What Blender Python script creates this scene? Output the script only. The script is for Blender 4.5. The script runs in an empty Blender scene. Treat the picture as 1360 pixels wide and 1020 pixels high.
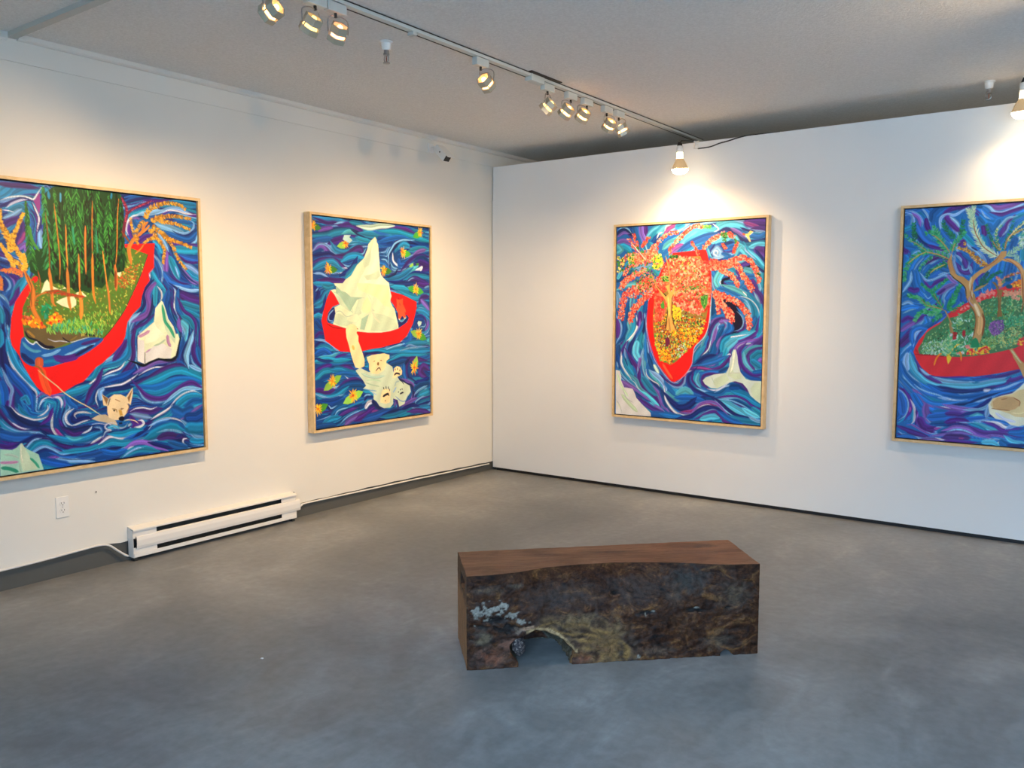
import bpy, bmesh, math, random
import numpy as np
from mathutils import Vector, Matrix, noise
R = math.radians
random.seed(4)
scene = bpy.context.scene
col = scene.collection

# ------------------------------------------------------------------ helpers
def tag(o, label=None, cat=None, group=None, kind=None):
    if label: o['label'] = label
    if cat: o['category'] = cat
    if group: o['group'] = group
    if kind: o['kind'] = kind
    return o
def empty(name, loc, label, cat, group=None):
    o = bpy.data.objects.new(name, None); col.objects.link(o); o.location = loc; o.empty_display_size = .05
    return tag(o, label, cat, group)
class MB:
    """collects shapes in one bmesh; build() links them as one object"""
    def __init__(s): s.bm = bmesh.new()
    def box(s, x0, x1, y0, y1, z0, z1, M=None):
        v = [s.bm.verts.new((x, y, z)) for x in (x0,x1) for y in (y0,y1) for z in (z0,z1)]
        for f in ((0,1,3,2),(4,6,7,5),(0,4,5,1),(2,3,7,6),(0,2,6,4),(1,5,7,3)): s.bm.faces.new([v[i] for i in f])
        if M is not None:
            for q in v: q.co = M @ q.co
        return s
    def prism(s, poly, axis, a, b, M=None):
        """extrude a 2D outline along an axis (0,1,2) from a to b"""
        def p(q, t):
            c = list(q); c.insert(axis, t); return c
        A = [s.bm.verts.new(p(q, a)) for q in poly]; B = [s.bm.verts.new(p(q, b)) for q in poly]; n = len(poly)
        s.bm.faces.new(A); s.bm.faces.new(B[::-1])
        for i in range(n): s.bm.faces.new((A[i], B[i], B[(i+1)%n], A[(i+1)%n]))
        if M is not None:
            for q in A+B: q.co = M @ q.co
        return s
    def lathe(s, prof, n=24, M=None, cap=True):
        """prof: (radius, z) pairs spun round z"""
        rings = []
        for r, z in prof:
            rings.append([s.bm.verts.new((r*math.cos(6.283185*i/n), r*math.sin(6.283185*i/n), z)) for i in range(n)])
        for a, b in zip(rings, rings[1:]):
            for i in range(n): s.bm.faces.new((a[i], a[(i+1)%n], b[(i+1)%n], b[i]))
        if cap:
            s.bm.faces.new(rings[0][::-1]); s.bm.faces.new(rings[-1])
        if M is not None:
            for r in rings:
                for q in r: q.co = M @ q.co
        return s
    def tube(s, pts, r, n=8, M=None):
        P = [Vector(p) for p in pts]; rings = []
        if M is not None: P = [M @ p for p in P]
        up = Vector((.31,.17,.93))
        for i, p in enumerate(P):
            d = (P[min(i+1,len(P)-1)]-P[max(i-1,0)]).normalized(); a = d.cross(up)
            if a.length < .05: a = d.cross(Vector((1,0,0)))
            a.normalize(); b = d.cross(a)
            rings.append([s.bm.verts.new(p+(a*math.cos(6.283185*k/n)+b*math.sin(6.283185*k/n))*r) for k in range(n)])
        for a, b in zip(rings, rings[1:]):
            for k in range(n): s.bm.faces.new((a[k], a[(k+1)%n], b[(k+1)%n], b[k]))
        s.bm.faces.new(rings[0][::-1]); s.bm.faces.new(rings[-1]); return s
    def build(s, name, mat, parent=None, smooth=False, bevel=0., loc=None):
        bmesh.ops.recalc_face_normals(s.bm, faces=s.bm.faces)
        if bevel: bmesh.ops.bevel(s.bm, geom=list(s.bm.edges), offset=bevel, segments=2, affect='EDGES', profile=.5, clamp_overlap=True)
        me = bpy.data.meshes.new(name); s.bm.to_mesh(me); s.bm.free()
        o = bpy.data.objects.new(name, me); col.objects.link(o); me.materials.append(mat)
        if smooth:
            me.polygons.foreach_set('use_smooth', [True]*len(me.polygons))
            me.set_sharp_from_angle(angle=R(40))
        if parent: o.parent = parent
        if loc: o.location = loc
        return o
def smooth_path(P, step=.02):
    return [tuple(p) for p in spline3(P, step)]
def spline3(P, step):
    P = [Vector(p) for p in P]; Q = [2*P[0]-P[1]]+P+[2*P[-1]-P[-2]]; out = []
    for i in range(len(P)-1):
        a,b,c,d = Q[i:i+4]; n = max(1, int((c-b).length/step))
        for k in range(n):
            t = k/n; out.append(.5*(2*b+(c-a)*t+(2*a-5*b+4*c-d)*t*t+(3*b-a-3*c+d)*t**3))
    return out+[P[-1]]

# ------------------------------------------------------------------ materials
def lin(c):
    return tuple(((v/255)/12.92 if v/255 <= .04045 else ((v/255+.055)/1.055)**2.4) for v in c)
def mat(name, rgb, rough=.5, metal=0., emit=None, strength=0., spec=.5):
    m = bpy.data.materials.new(name); m.use_nodes = True; b = m.node_tree.nodes['Principled BSDF']
    b.inputs['Base Color'].default_value = (*rgb, 1); b.inputs['Roughness'].default_value = rough; b.inputs['Metallic'].default_value = metal
    b.inputs['Specular IOR Level'].default_value = spec
    if emit:
        b.inputs['Emission Color'].default_value = (*emit, 1); b.inputs['Emission Strength'].default_value = strength
    return m
class NT:
    def __init__(s, m): s.t = m.node_tree; s.b = s.t.nodes['Principled BSDF']
    def n(s, kind, **kw):
        x = s.t.nodes.new(kind)
        for k, v in kw.items():
            if hasattr(x, k): setattr(x, k, v)
            else: x.inputs[k.replace('_',' ')].default_value = v
        return x
    def l(s, a, b): s.t.links.new(a, b)
    def coord(s, scale=(1,1,1), kind='Object'):
        c = s.n('ShaderNodeTexCoord'); m = s.n('ShaderNodeMapping'); m.inputs['Scale'].default_value = scale
        s.l(c.outputs[kind], m.inputs['Vector']); return m.outputs['Vector']
    def noise(s, vec, scale, detail=4, rough=.55, dist=0.):
        x = s.n('ShaderNodeTexNoise'); x.inputs['Scale'].default_value = scale; x.inputs['Detail'].default_value = detail
        x.inputs['Roughness'].default_value = rough; x.inputs['Distortion'].default_value = dist; s.l(vec, x.inputs['Vector']); return x.outputs['Fac']
    def ramp(s, fac, stops):
        x = s.n('ShaderNodeValToRGB'); e = x.color_ramp.elements
        while len(e) < len(stops): e.new(.5)
        for q, (p, c) in zip(e, stops): q.position = p; q.color = (*c, 1)
        s.l(fac, x.inputs['Fac']); return x.outputs['Color']
    def mix(s, fac, a, b, mode='MIX'):
        x = s.n('ShaderNodeMix', data_type='RGBA', blend_type=mode)
        if isinstance(fac, float): x.inputs[0].default_value = fac
        else: s.l(fac, x.inputs[0])
        for i, v in ((6,a),(7,b)):
            if isinstance(v, tuple): x.inputs[i].default_value = (*v, 1)
            else: s.l(v, x.inputs[i])
        return x.outputs[2]
    def bump(s, h, strength, dist):
        x = s.n('ShaderNodeBump'); x.inputs['Strength'].default_value = strength; x.inputs['Distance'].default_value = dist
        s.l(h, x.inputs['Height']); s.l(x.outputs['Normal'], s.b.inputs['Normal'])
def wall_mat(name, rgb, rough=.6):
    m = mat(name, rgb, rough, spec=.3); t = NT(m); v = t.coord()
    c = t.ramp(t.noise(v, 1.3, 3), [(.3, tuple(x*.965 for x in rgb)), (.7, rgb)]); t.l(c, t.b.inputs['Base Color'])
    t.bump(t.noise(v, 160, 3), .06, .004); return m
M_wall = wall_mat('warm_white_wall_paint', (.77,.745,.685))
M_part = wall_mat('white_partition_paint', (.80,.80,.79), .5)
def ceiling_mat():
    m = mat('stipple_ceiling_paint', (.70,.695,.67), .85, spec=.2); t = NT(m); v = t.coord()
    t.bump(t.noise(v, 75, 4, .65), .55, .012)
    c = t.ramp(t.noise(v, 75, 4, .65), [(.35, (.68,.675,.655)), (.7, (.80,.795,.775))]); t.l(c, t.b.inputs['Base Color']); return m
M_ceil = ceiling_mat()
def floor_mat():
    m = mat('painted_concrete', (.17,.17,.165), .45); t = NT(m); v = t.coord()
    big = t.noise(v, .75, 5, .6, .6); mid = t.noise(t.coord((1.6,.8,1)), 3.2, 6, .62, 1.2); fine = t.noise(v, 22, 5, .6)
    a = t.ramp(big, [(.35, (.152,.160,.166)), (.50, (.20,.208,.213)), (.66, (.262,.268,.27))])
    b = t.ramp(mid, [(.40, (.80,.80,.80)), (.58, (1,1,1)), (.72, (1.22,1.22,1.2))])
    c = t.mix(1., a, b, 'MULTIPLY'); d = t.ramp(fine, [(.35, (.9,.9,.9)), (.65, (1.07,1.07,1.07))]); c = t.mix(1., c, d, 'MULTIPLY')
    sc = t.noise(t.coord((9,1.2,1)), 6, 7, .7, 2.); s2 = t.ramp(sc, [(.66, (0,0,0)), (.80, (.055,.055,.055))]); c = t.mix(1., c, s2, 'ADD')
    t.l(c, t.b.inputs['Base Color'])
    r = t.n('ShaderNodeMapRange'); r.inputs['From Min'].default_value = .3; r.inputs['From Max'].default_value = .7; r.inputs['To Min'].default_value = .34; r.inputs['To Max'].default_value = .55
    t.l(mid, r.inputs['Value']); t.l(r.outputs['Result'], t.b.inputs['Roughness']); t.bump(fine, .05, .004); return m
M_floor = floor_mat()
M_base = mat('grey_baseboard_paint', (.085,.087,.082), .5)
M_trim = mat('cream_trim_paint', (.72,.70,.65), .5)
M_black = mat('black_paint', (.008,.008,.009), .6)
M_track = mat('track_white_enamel', (.55,.58,.55), .4)
M_slot = mat('track_slot_dark', (.012,.011,.010), .6)
M_wmetal = mat('white_enamel', (.76,.74,.70), .35)
M_dark = mat('dark_fins', (.06,.062,.058), .5, .4)
M_plate = mat('white_plastic', (.80,.79,.76), .3)
M_cable = mat('white_cable_sheath', (.74,.72,.68), .45)
M_chrome = mat('brushed_brass_grey', (.46,.41,.31), .40, .25)
M_steel = mat('grey_steel', (.40,.40,.40), .3, .9)
M_glassback = mat('glowing_reflector', (.5,.3,.12), .3, 0, (1,.50,.16), 7.)
M_lens = mat('glowing_lens', (.9,.9,.8), .3, 0, (1,.80,.52), 14.)
M_bulb = mat('lit_flood_lens', (.9,.9,.85), .3, 0, (1,.84,.58), 16.)
M_neck = mat('lit_bulb_neck', (.9,.85,.7), .3, 0, (1,.66,.32), 11.)
M_silver = mat('bulb_silvering', (.75,.62,.42), .25, .7, (1,.6,.25), .25)
def pine_mat():
    m = mat('pale_pine', (.62,.47,.29), .5); t = NT(m); v = t.coord((3,3,3))
    g = t.noise(v, 6, 5, .6, 1.); c = t.ramp(g, [(.3, (.60,.41,.20)), (.6, (.72,.52,.28)), (.8, (.75,.57,.34))])
    k = t.n('ShaderNodeTexVoronoi'); k.inputs['Scale'].default_value = 1.6; t.l(v, k.inputs['Vector'])
    kk = t.ramp(k.outputs['Distance'], [(.03, (1,1,1)), (.09, (0,0,0))]); c = t.mix(kk, c, (.22,.11,.05)); t.l(c, t.b.inputs['Base Color']); return m
M_pine = pine_mat()
def art_mat():
    m = mat('acrylic_on_canvas', (.5,.5,.5), .42); t = NT(m); a = t.n('ShaderNodeVertexColor', layer_name='paint')
    t.l(a.outputs['Color'], t.b.inputs['Base Color']); t.bump(t.noise(t.coord(), 260, 2), .12, .002); t.b.inputs['Specular IOR Level'].default_value = .3; return m
M_art = art_mat()

# ------------------------------------------------------------------ the room
HC, HP = 2.913, 2.768
XR, YF, YB = 8.6, -7.3, 3.2
tag(MB().box(-.15, XR+.15, YF-.15, YB+.15, -.12, 0).build('floor', M_floor), kind='structure')
tag(MB().box(-.15, XR+.15, YF-.15, YB+.15, HC, HC+.12).build('ceiling', M_ceil), kind='structure')
# left wall: drywall whose lower edge wanders above the grey base; a thinner band above the seam
def base_top(y):
    P = [(-8.2,.112),(-4.6,.112),(-4.26,.116),(-3.95,.122),(-3.72,.130),(-3.60,.118),(-2.2,.105),(-1.6,.102),(-.9,.094),(-.4,.084),(0,.078),(3.4,.078)]
    for (a, b), (c, d) in zip(P, P[1:]):
        if a <= y <= c: return b+(d-b)*(y-a)/(c-a)
    return .08
ys = [YF]+[-4.9+i*.1 for i in range(50)]+[0.05, YB]
w = MB()
w.prism([(y, base_top(y)+.003*math.sin(y*23)+.002*math.sin(y*61)) for y in ys]+[(YB, 2.774), (YF, 2.774)], 0, -.15, 0)
w.box(-.15, .008, YF, YB, 2.774, HC)
tag(w.build('wall_left', M_wall), kind='structure')
tag(MB().box(-.15, -.010, YF, YB, 0, .1349).build('baseboard_left', M_base), kind='structure')
# freestanding partition that carries two paintings; it stops short of the ceiling
w = MB().prism([(.010,.026),(7.0,.026),(7.0,HP),(.022,HP),(.016,2.47),(.010,2.46)], 1, 0, .12)
tag(w.build('wall_back', M_part), kind='structure')
tag(MB().box(.05, 6.97, .012, .108, 0, .026).build('gap_shade_block', M_black), kind='structure')  # black block put in as the shade of the gap under the partition
tag(MB().box(-.15, XR+.15, YB, YB+.15, 0, HC).build('wall_far', M_wall), kind='structure')
tag(MB().box(XR, XR+.15, YF, YB, 0, HC).build('wall_right', M_wall), kind='structure')
WX0, WX1, WZ0, WZ1 = 3.8, 8.40, .10, 2.60
w = MB().box(-.15, WX0, YF-.15, YF, 0, HC).box(WX1, XR+.15, YF-.15, YF, 0, HC).box(WX0, WX1, YF-.15, YF, 0, WZ0).box(WX0, WX1, YF-.15, YF, WZ1, HC)
tag(w.build('wall_front', M_wall), kind='structure')
w = MB()
for x in (WX0, WX0+1.65, WX0+3.3, WX1-.06): w.box(x, x+.06, YF-.10, YF-.04, WZ0, WZ1)
w.box(WX0, WX1, YF-.10, YF-.04, WZ0, WZ0+.06).box(WX0, WX1, YF-.10, YF-.04, WZ1-.06, WZ1)
tag(w.build('window_1', M_black), kind='structure')
tag(MB().box(-30, 40, -40, YF-.15, -.2, -.12).build('ground', mat('pavement', (.27,.26,.24), .9)), kind='structure')
tag(MB().prism([(.004,HC-.030),(.028,HC-.030),(.038,HC-.022),(.038,HC),(-.004,HC)], 1, -4.05, 3.1).build('trim_2', M_trim), kind='structure')
tag(MB().prism([(.004,HC-.040),(.024,HC-.040),(.030,HC-.034),(.030,HC),(-.004,HC)], 1, YF, -4.10).build('trim_3', M_trim), kind='structure')
tag(MB().box(.002, XR, -4.10, -4.055, HC-.024, HC).build('trim_4', mat('ceiling_batten_paint', (.50,.51,.48), .7)), kind='structure')

# ------------------------------------------------------------------ the paintings
PAL = dict(N=(28,46,116),B=(32,100,178),B2=(38,112,204),D=(20,76,146),T=(36,138,184),A=(84,172,200),L=(124,172,222),
 W=(206,214,232),V=(76,44,132),P=(120,92,180),M=(150,66,150),K=(14,18,44),C=(88,190,230),R=(242,30,30),R3=(224,44,52),R4=(176,40,46),
 J=(96,128,52),E=(74,150,62),Y=(206,196,92),H=(150,204,92),H2=(156,200,130),U=(150,124,60),U2=(150,140,80),E2=(110,150,70),O=(112,98,66),O2=(196,92,40),Q=(150,56,44),
 WW=(238,232,196),G0=(20,42,26),G1=(26,76,38),G2=(44,116,54),G3=(76,164,72),G4=(70,122,78),G5=(40,124,84),G6=(84,174,124),G7=(30,132,84),G8=(56,168,104),G9=(30,100,74),
 K2=(24,34,20),A2=(52,150,110),A3=(60,170,140),BT=(150,84,40),OT=(222,142,60),M2=(120,36,72),PK=(214,90,120),PK2=(222,120,80),PK3=(196,150,196),PK4=(232,128,120),PK5=(220,150,120),
 GD=(222,170,66),GD2=(170,120,44),GD3=(240,190,70),EM=(20,140,100),OG=(246,140,30),YL=(246,206,50),YL2=(244,214,120),YL3=(200,200,110),R2=(190,60,40),
 PW=(206,96,64),PO=(244,96,56),CR=(226,208,160),IC=(222,230,200),IC2=(170,214,196),IC3=(206,222,214),IW=(236,238,214),IW2=(222,222,222),IG=(200,218,192),IG2=(168,198,178),IY=(238,234,188),
 DC=(238,216,176),DC2=(200,186,160),DC3=(214,170,80),DS=(150,110,70),DS2=(180,184,188),DR=(130,20,30),BR=(250,226,178),BO=(232,190,110),AB=(206,222,200),AW=(190,222,216),
 CO=(226,88,62),CO2=(236,124,96),CO3=(200,52,48),CO4=(238,174,142),YLT=(224,172,92),TN=(196,148,88),TN2=(176,136,80),TN3=(140,104,54),SD=(230,208,150),BT3=(206,164,110),
 AL=(130,76,160),AL2=(160,110,180),AL3=(100,60,140),SV=(170,206,176),SV2=(120,178,160),SV3=(206,224,190),D2=(30,80,110))
CW, CH, RES = 1230, 1522, 3.4          # canvas size in mm, texel in mm
class Canvas:
    def __init__(s, seed):
        s.gam = {1: 1.14, 2: 1.14, 3: 1.02}.get(seed, .94)
        s.nx, s.ny = int(CW/RES)+1, int(CH/RES)+1
        s.im = np.zeros((s.ny, s.nx, 3), np.float32); s.rng = np.random.RandomState(seed)
        s.X = np.arange(s.nx, dtype=np.float32)*RES; s.Y = np.arange(s.ny, dtype=np.float32)*RES
    def col(s, names):
        n = names.split(','); c = np.array(PAL[n[s.rng.randint(len(n))]], np.float32)/255
        return np.clip(c*(1+s.rng.uniform(-.09,.09)) + s.rng.uniform(-.025,.025,3), 0, 1)
    def box(s, x0, y0, x1, y1):
        i0, i1 = max(0,int(x0/RES)), min(s.nx,int(x1/RES)+2); j0, j1 = max(0,int(y0/RES)), min(s.ny,int(y1/RES)+2)
        return (i0,i1,j0,j1) if i1>i0 and j1>j0 else None
    def stroke(s, P, w, c, taper=True, streak=.10, flat=False, soft=0.):
        P = np.asarray(P, np.float32)
        if len(P) == 2: P = P[:1]+(P[1:]-P[:1])*np.array([0,.3,.7,1],np.float32)[:,None] if taper else P
        if len(P) > 2 and not flat: P = spline(P, max(6, w*.5))
        n = len(P); t = np.linspace(0, 1, n)
        hw = np.full(n, w*.5) if not taper else w*.5*((np.clip(np.minimum(t, 1-t)*5+.35, 0, 1)) if not soft else np.clip(np.sin(np.pi*t)*1.25+.12, 0, 1))
        hw = np.maximum(hw, RES*.42)
        m = w*.5+RES*2
        b = s.box(P[:,0].min()-m, P[:,1].min()-m, P[:,0].max()+m, P[:,1].max()+m)
        if b is None: return
        i0,i1,j0,j1 = b
        cov = np.zeros((j1-j0, i1-i0), np.float32); sd = np.zeros_like(cov); nd = np.full_like(cov, 9.)
        for k in range(n-1):
            a, d = P[k], P[k+1]-P[k]; L2 = float(d@d)+1e-6; mm = max(hw[k],hw[k+1])+RES*1.5
            bb = s.box(min(a[0],P[k+1,0])-mm, min(a[1],P[k+1,1])-mm, max(a[0],P[k+1,0])+mm, max(a[1],P[k+1,1])+mm)
            if bb is None: continue
            x0,x1,y0,y1 = bb
            gx = s.X[None,x0:x1]-a[0]; gy = s.Y[y0:y1,None]-a[1]
            tt = np.clip((gx*d[0]+gy*d[1])/L2, 0, 1)
            ex, ey = gx-tt*d[0], gy-tt*d[1]; dist = np.sqrt(ex*ex+ey*ey); hh = hw[k]+(hw[k+1]-hw[k])*tt
            q = dist/hh; cv = np.clip((hh-dist)/(RES+soft*hh)+.5, 0, 1)
            sl = (slice(y0-j0,y1-j0), slice(x0-i0,x1-i0)); up = q < nd[sl]; nd[sl] = np.where(up, q, nd[sl])
            sgn = np.sign(d[0]*gy-d[1]*gx)*dist/np.maximum(hh,1)
            cov[sl] = np.maximum(cv, cov[sl]); sd[sl] = np.where(up, sgn, sd[sl])
        if streak:
            f = s.rng.uniform(2,5); ph = s.rng.uniform(0,6.3); g = 1+streak*np.sin(sd*f+ph)+streak*.6*np.sin(sd*f*2.7+ph*2)
            cc = c[None,None]*g[...,None]
        else: cc = c[None,None]
        r = s.im[j0:j1,i0:i1]; a = cov[...,None]; s.im[j0:j1,i0:i1] = r*(1-a)+np.clip(cc,0,1)*a
    def inside(s, P, b):
        i0,i1,j0,j1 = b; gx = s.X[None,i0:i1]; gy = s.Y[j0:j1,None]
        ins = np.zeros((j1-j0,i1-i0), bool); dm = np.full(ins.shape, 1e9, np.float32); n = len(P)
        for k in range(n):
            a, c = P[k], P[(k+1)%n]; d = c-a
            if a[1] != c[1]:
                ins ^= ((a[1]>gy) != (c[1]>gy)) & (gx < d[0]*(gy-a[1])/d[1]+a[0])
            t = np.clip(((gx-a[0])*d[0]+(gy-a[1])*d[1])/(float(d@d)+1e-6),0,1)
            dm = np.minimum(dm, np.hypot(gx-a[0]-t*d[0], gy-a[1]-t*d[1]))
        return ins, dm
    def fill(s, P, c, smooth=False):
        P = np.asarray(P, np.float32)
        if smooth: P = spline(np.vstack([P, P[:1]]), 8)[:-1]
        b = s.box(P[:,0].min()-5, P[:,1].min()-5, P[:,0].max()+5, P[:,1].max()+5)
        if b is None: return
        ins, dm = s.inside(P, b); a = np.clip(.5+np.where(ins,dm,-dm)/RES, 0, 1)[...,None]; i0,i1,j0,j1 = b
        v = 1+.025*np.sin(s.X[None,i0:i1]*.05+s.Y[j0:j1,None]*.03+s.rng.uniform(0,6))[...,None]
        s.im[j0:j1,i0:i1] = s.im[j0:j1,i0:i1]*(1-a)+np.clip(c*v,0,1)*a
    def scatter(s, cols, ln, wd, n, ang, jit, P):
        P = np.asarray(P, np.float32); x0,y0 = P.min(0); x1,y1 = P.max(0); k = 0
        Q = []
        while k < n*12 and len(Q) < n:
            k += 1; q = (s.rng.uniform(x0,x1), s.rng.uniform(y0,y1))
            if inpoly(P, q): Q.append(q)
        Q.sort(key=lambda q: q[1]+s.rng.uniform(-60,60))
        for q in Q:
            a = math.radians(ang+s.rng.uniform(-jit,jit)); l = ln*s.rng.uniform(.6,1.25); d = (math.cos(a)*l*.5, math.sin(a)*l*.5)
            s.stroke([(q[0]-d[0],q[1]-d[1]),(q[0]+d[0],q[1]+d[1])], wd*1.3*s.rng.uniform(.7,1.2), s.col(cols), True, 0, True)
    def run(s, text):
        L = [l.split() for l in text.strip().splitlines()]
        pts = lambda T: np.array([[float(v) for v in t.split(',')] for t in T], np.float32)
        W = [(l, spline(pts(l[3:]), 25)) for l in L if l[0]=='w' and len(l) > 4]
        # flow field of the water, then loose strokes that follow it
        S = []; Tn = []
        for l, p in W:
            d = np.diff(p, axis=0); S.append((p[1:]+p[:-1])/2); a = 2*np.arctan2(d[:,1], d[:,0]); Tn.append(np.stack([np.cos(a),np.sin(a)],1))
        S = np.vstack(S); Tn = np.vstack(Tn)
        def direction(q):
            w = 1/(((S-q)**2).sum(1)+300.)**1.6; v = (Tn*w[:,None]).sum(0); a = .5*math.atan2(v[1], v[0]); return np.array([math.cos(a), math.sin(a)])
        base = np.array(PAL[L[0][1]])/255.; s.im[:] = base; flow = L[1][1]
        for k in range(1400):
            q = np.array([s.rng.uniform(0,CW), s.rng.uniform(0,CH)]); p = [q]; d0 = direction(q)
            for i in range(s.rng.randint(6,15)):
                d = direction(p[-1]); d = d if d@d0 >= 0 else -d; d0 = d; p.append(p[-1]+d*24)
            s.stroke(p, s.rng.uniform(12,34) if k < 900 else s.rng.uniform(5,12), s.col(flow), True, .12, False, .5)
        for l in L[2:]:
            c = l[0]
            if c in 'wsS': s.stroke(pts(l[3:]) if c != 'w' or float(l[2]) < 14 else longer(pts(l[3:])), float(l[2])*(1.12 if c == 'w' else 1), s.col(l[1]), c != 'S', .12 if c == 'w' else .05, False, .35 if c == 'w' else 0.)
            elif c in 'fF': s.fill(pts(l[2:]), np.array(PAL[l[1]])/255., c == 'F')
            elif c == 'd':
                p = spline(pts(l[5:]), 6); n = int(int(l[3])*1.35); W_ = float(l[4]); z = float(l[2])
                for k in range(n):
                    q = p[s.rng.randint(len(p))]; r = W_*.5*math.sqrt(s.rng.uniform(0,1)); a = s.rng.uniform(0,6.283)
                    q = q+np.array([math.cos(a)*r, math.sin(a)*r]); s.stroke([q, q+s.rng.uniform(-.3,.3,2)*z], z*s.rng.uniform(.6,1.0), s.col(l[1]), False, 0, True)
            elif c == 'g': s.scatter(l[1], float(l[2]), float(l[3]), int(l[4]), float(l[5]), float(l[6]), pts(l[7:]))
            elif c == 'h':
                p = spline(pts(l[6:]), 5); n = int(l[4]); ln = float(l[2]); sp = math.radians(float(l[5]))
                for k in range(n):
                    t = (k+s.rng.uniform(0,1))/n; i = min(int(t*(len(p)-1)), len(p)-2); d = p[i+1]-p[i]; a = math.atan2(d[1], d[0])
                    for sg in (-1,1):
                        b = a+sg*sp*s.rng.uniform(.6,1.3); l_ = ln*s.rng.uniform(.6,1.1)*(1-.45*t)
                        s.stroke([p[i], p[i]+np.array([math.cos(b),math.sin(b)])*l_], float(l[3]), s.col(l[1]), True, 0, True)
            elif c == 'tree':
                a, b = pts(l[2:4]); wt, wb, n = float(l[4]), float(l[5]), int(l[6])
                for k in range(n):
                    t = k/n*.97; q = a+(b-a)*t*.86; hw = (wt+(wb-wt)*t)*.5; sg = -1 if s.rng.rand() < .5 else 1
                    x = hw*s.rng.uniform(.05,1); y = x*s.rng.uniform(.9,1.6)+8; o = s.rng.uniform(0,.5)*x*sg
                    s.stroke([q+(o,-6+o*sg), q+(sg*x, y)], s.rng.uniform(4,9), s.col(l[1]), True, 0, True)
            elif c == 'lily':
                x, y, r, a, st = [float(v) for v in l[1:6]]; a = math.radians(a); ca, sa = math.cos(a), math.sin(a)
                u = np.array([ca,sa]); v = np.array([-sa,ca])
                for sg in ((1,-1) if st else (1,)):
                    s.fill([np.array([x,y])+(0,r*.15)+u*sg*r*e+v*r*f for e,f in ((-.2,-.15),(.3,-.46),(.85,-.38),(1.4,-.05),(.85,.32),(.2,.38))], s.col('G3,H,E'))
                for k in range(15):
                    t = k/15*6.283+s.rng.uniform(-.15,.15); e = r*s.rng.uniform(.5,.85)
                    s.stroke([(x,y),(x+math.cos(t)*e*.8,y+math.sin(t)*e)], r*.115, s.col('GD3,YL,OG,GD3'), True, 0, True)
                s.stroke([(x-2,y),(x+2,y)], r*.25, s.col('OG,O2'), False, 0, True)
        g = s.rng.normal(0, 1, (s.ny, s.nx)).astype(np.float32)
        s.im = np.clip(s.im*(1+.014*g[...,None]), 0, 1)**s.gam
        return s.im
def spline(P, step):
    P = np.asarray(P, np.float64)
    if len(P) < 3:
        n = max(2, int(np.linalg.norm(P[-1]-P[0])/step)+1); t = np.linspace(0,1,n)[:,None]; return P[0]*(1-t)+P[-1]*t
    Q = np.vstack([2*P[0]-P[1], P, 2*P[-1]-P[-2]]); out = []
    for i in range(len(P)-1):
        a,b,c,d = Q[i:i+4]; n = max(1, int(np.linalg.norm(c-b)/step)); t = (np.arange(n)/n)[:,None]
        out.append(.5*(2*b+(c-a)*t+(2*a-5*b+4*c-d)*t*t+(3*b-a-3*c+d)*t**3))
    out.append(P[-1:]); return np.vstack(out)
def inpoly(P, q):
    r = False; n = len(P)
    for k in range(n):
        a, b = P[k], P[(k+1)%n]
        if (a[1]>q[1]) != (b[1]>q[1]) and q[0] < (b[0]-a[0])*(q[1]-a[1])/(b[1]-a[1])+a[0]: r = not r
    return r
def longer(P):
    L = np.linalg.norm(np.diff(P, axis=0), axis=1).sum()*.17
    a = P[0]-P[1]; b = P[-1]-P[-2]; return np.vstack([P[:1]+a/np.linalg.norm(a)*L, P, P[-1:]+b/np.linalg.norm(b)*L])

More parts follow.
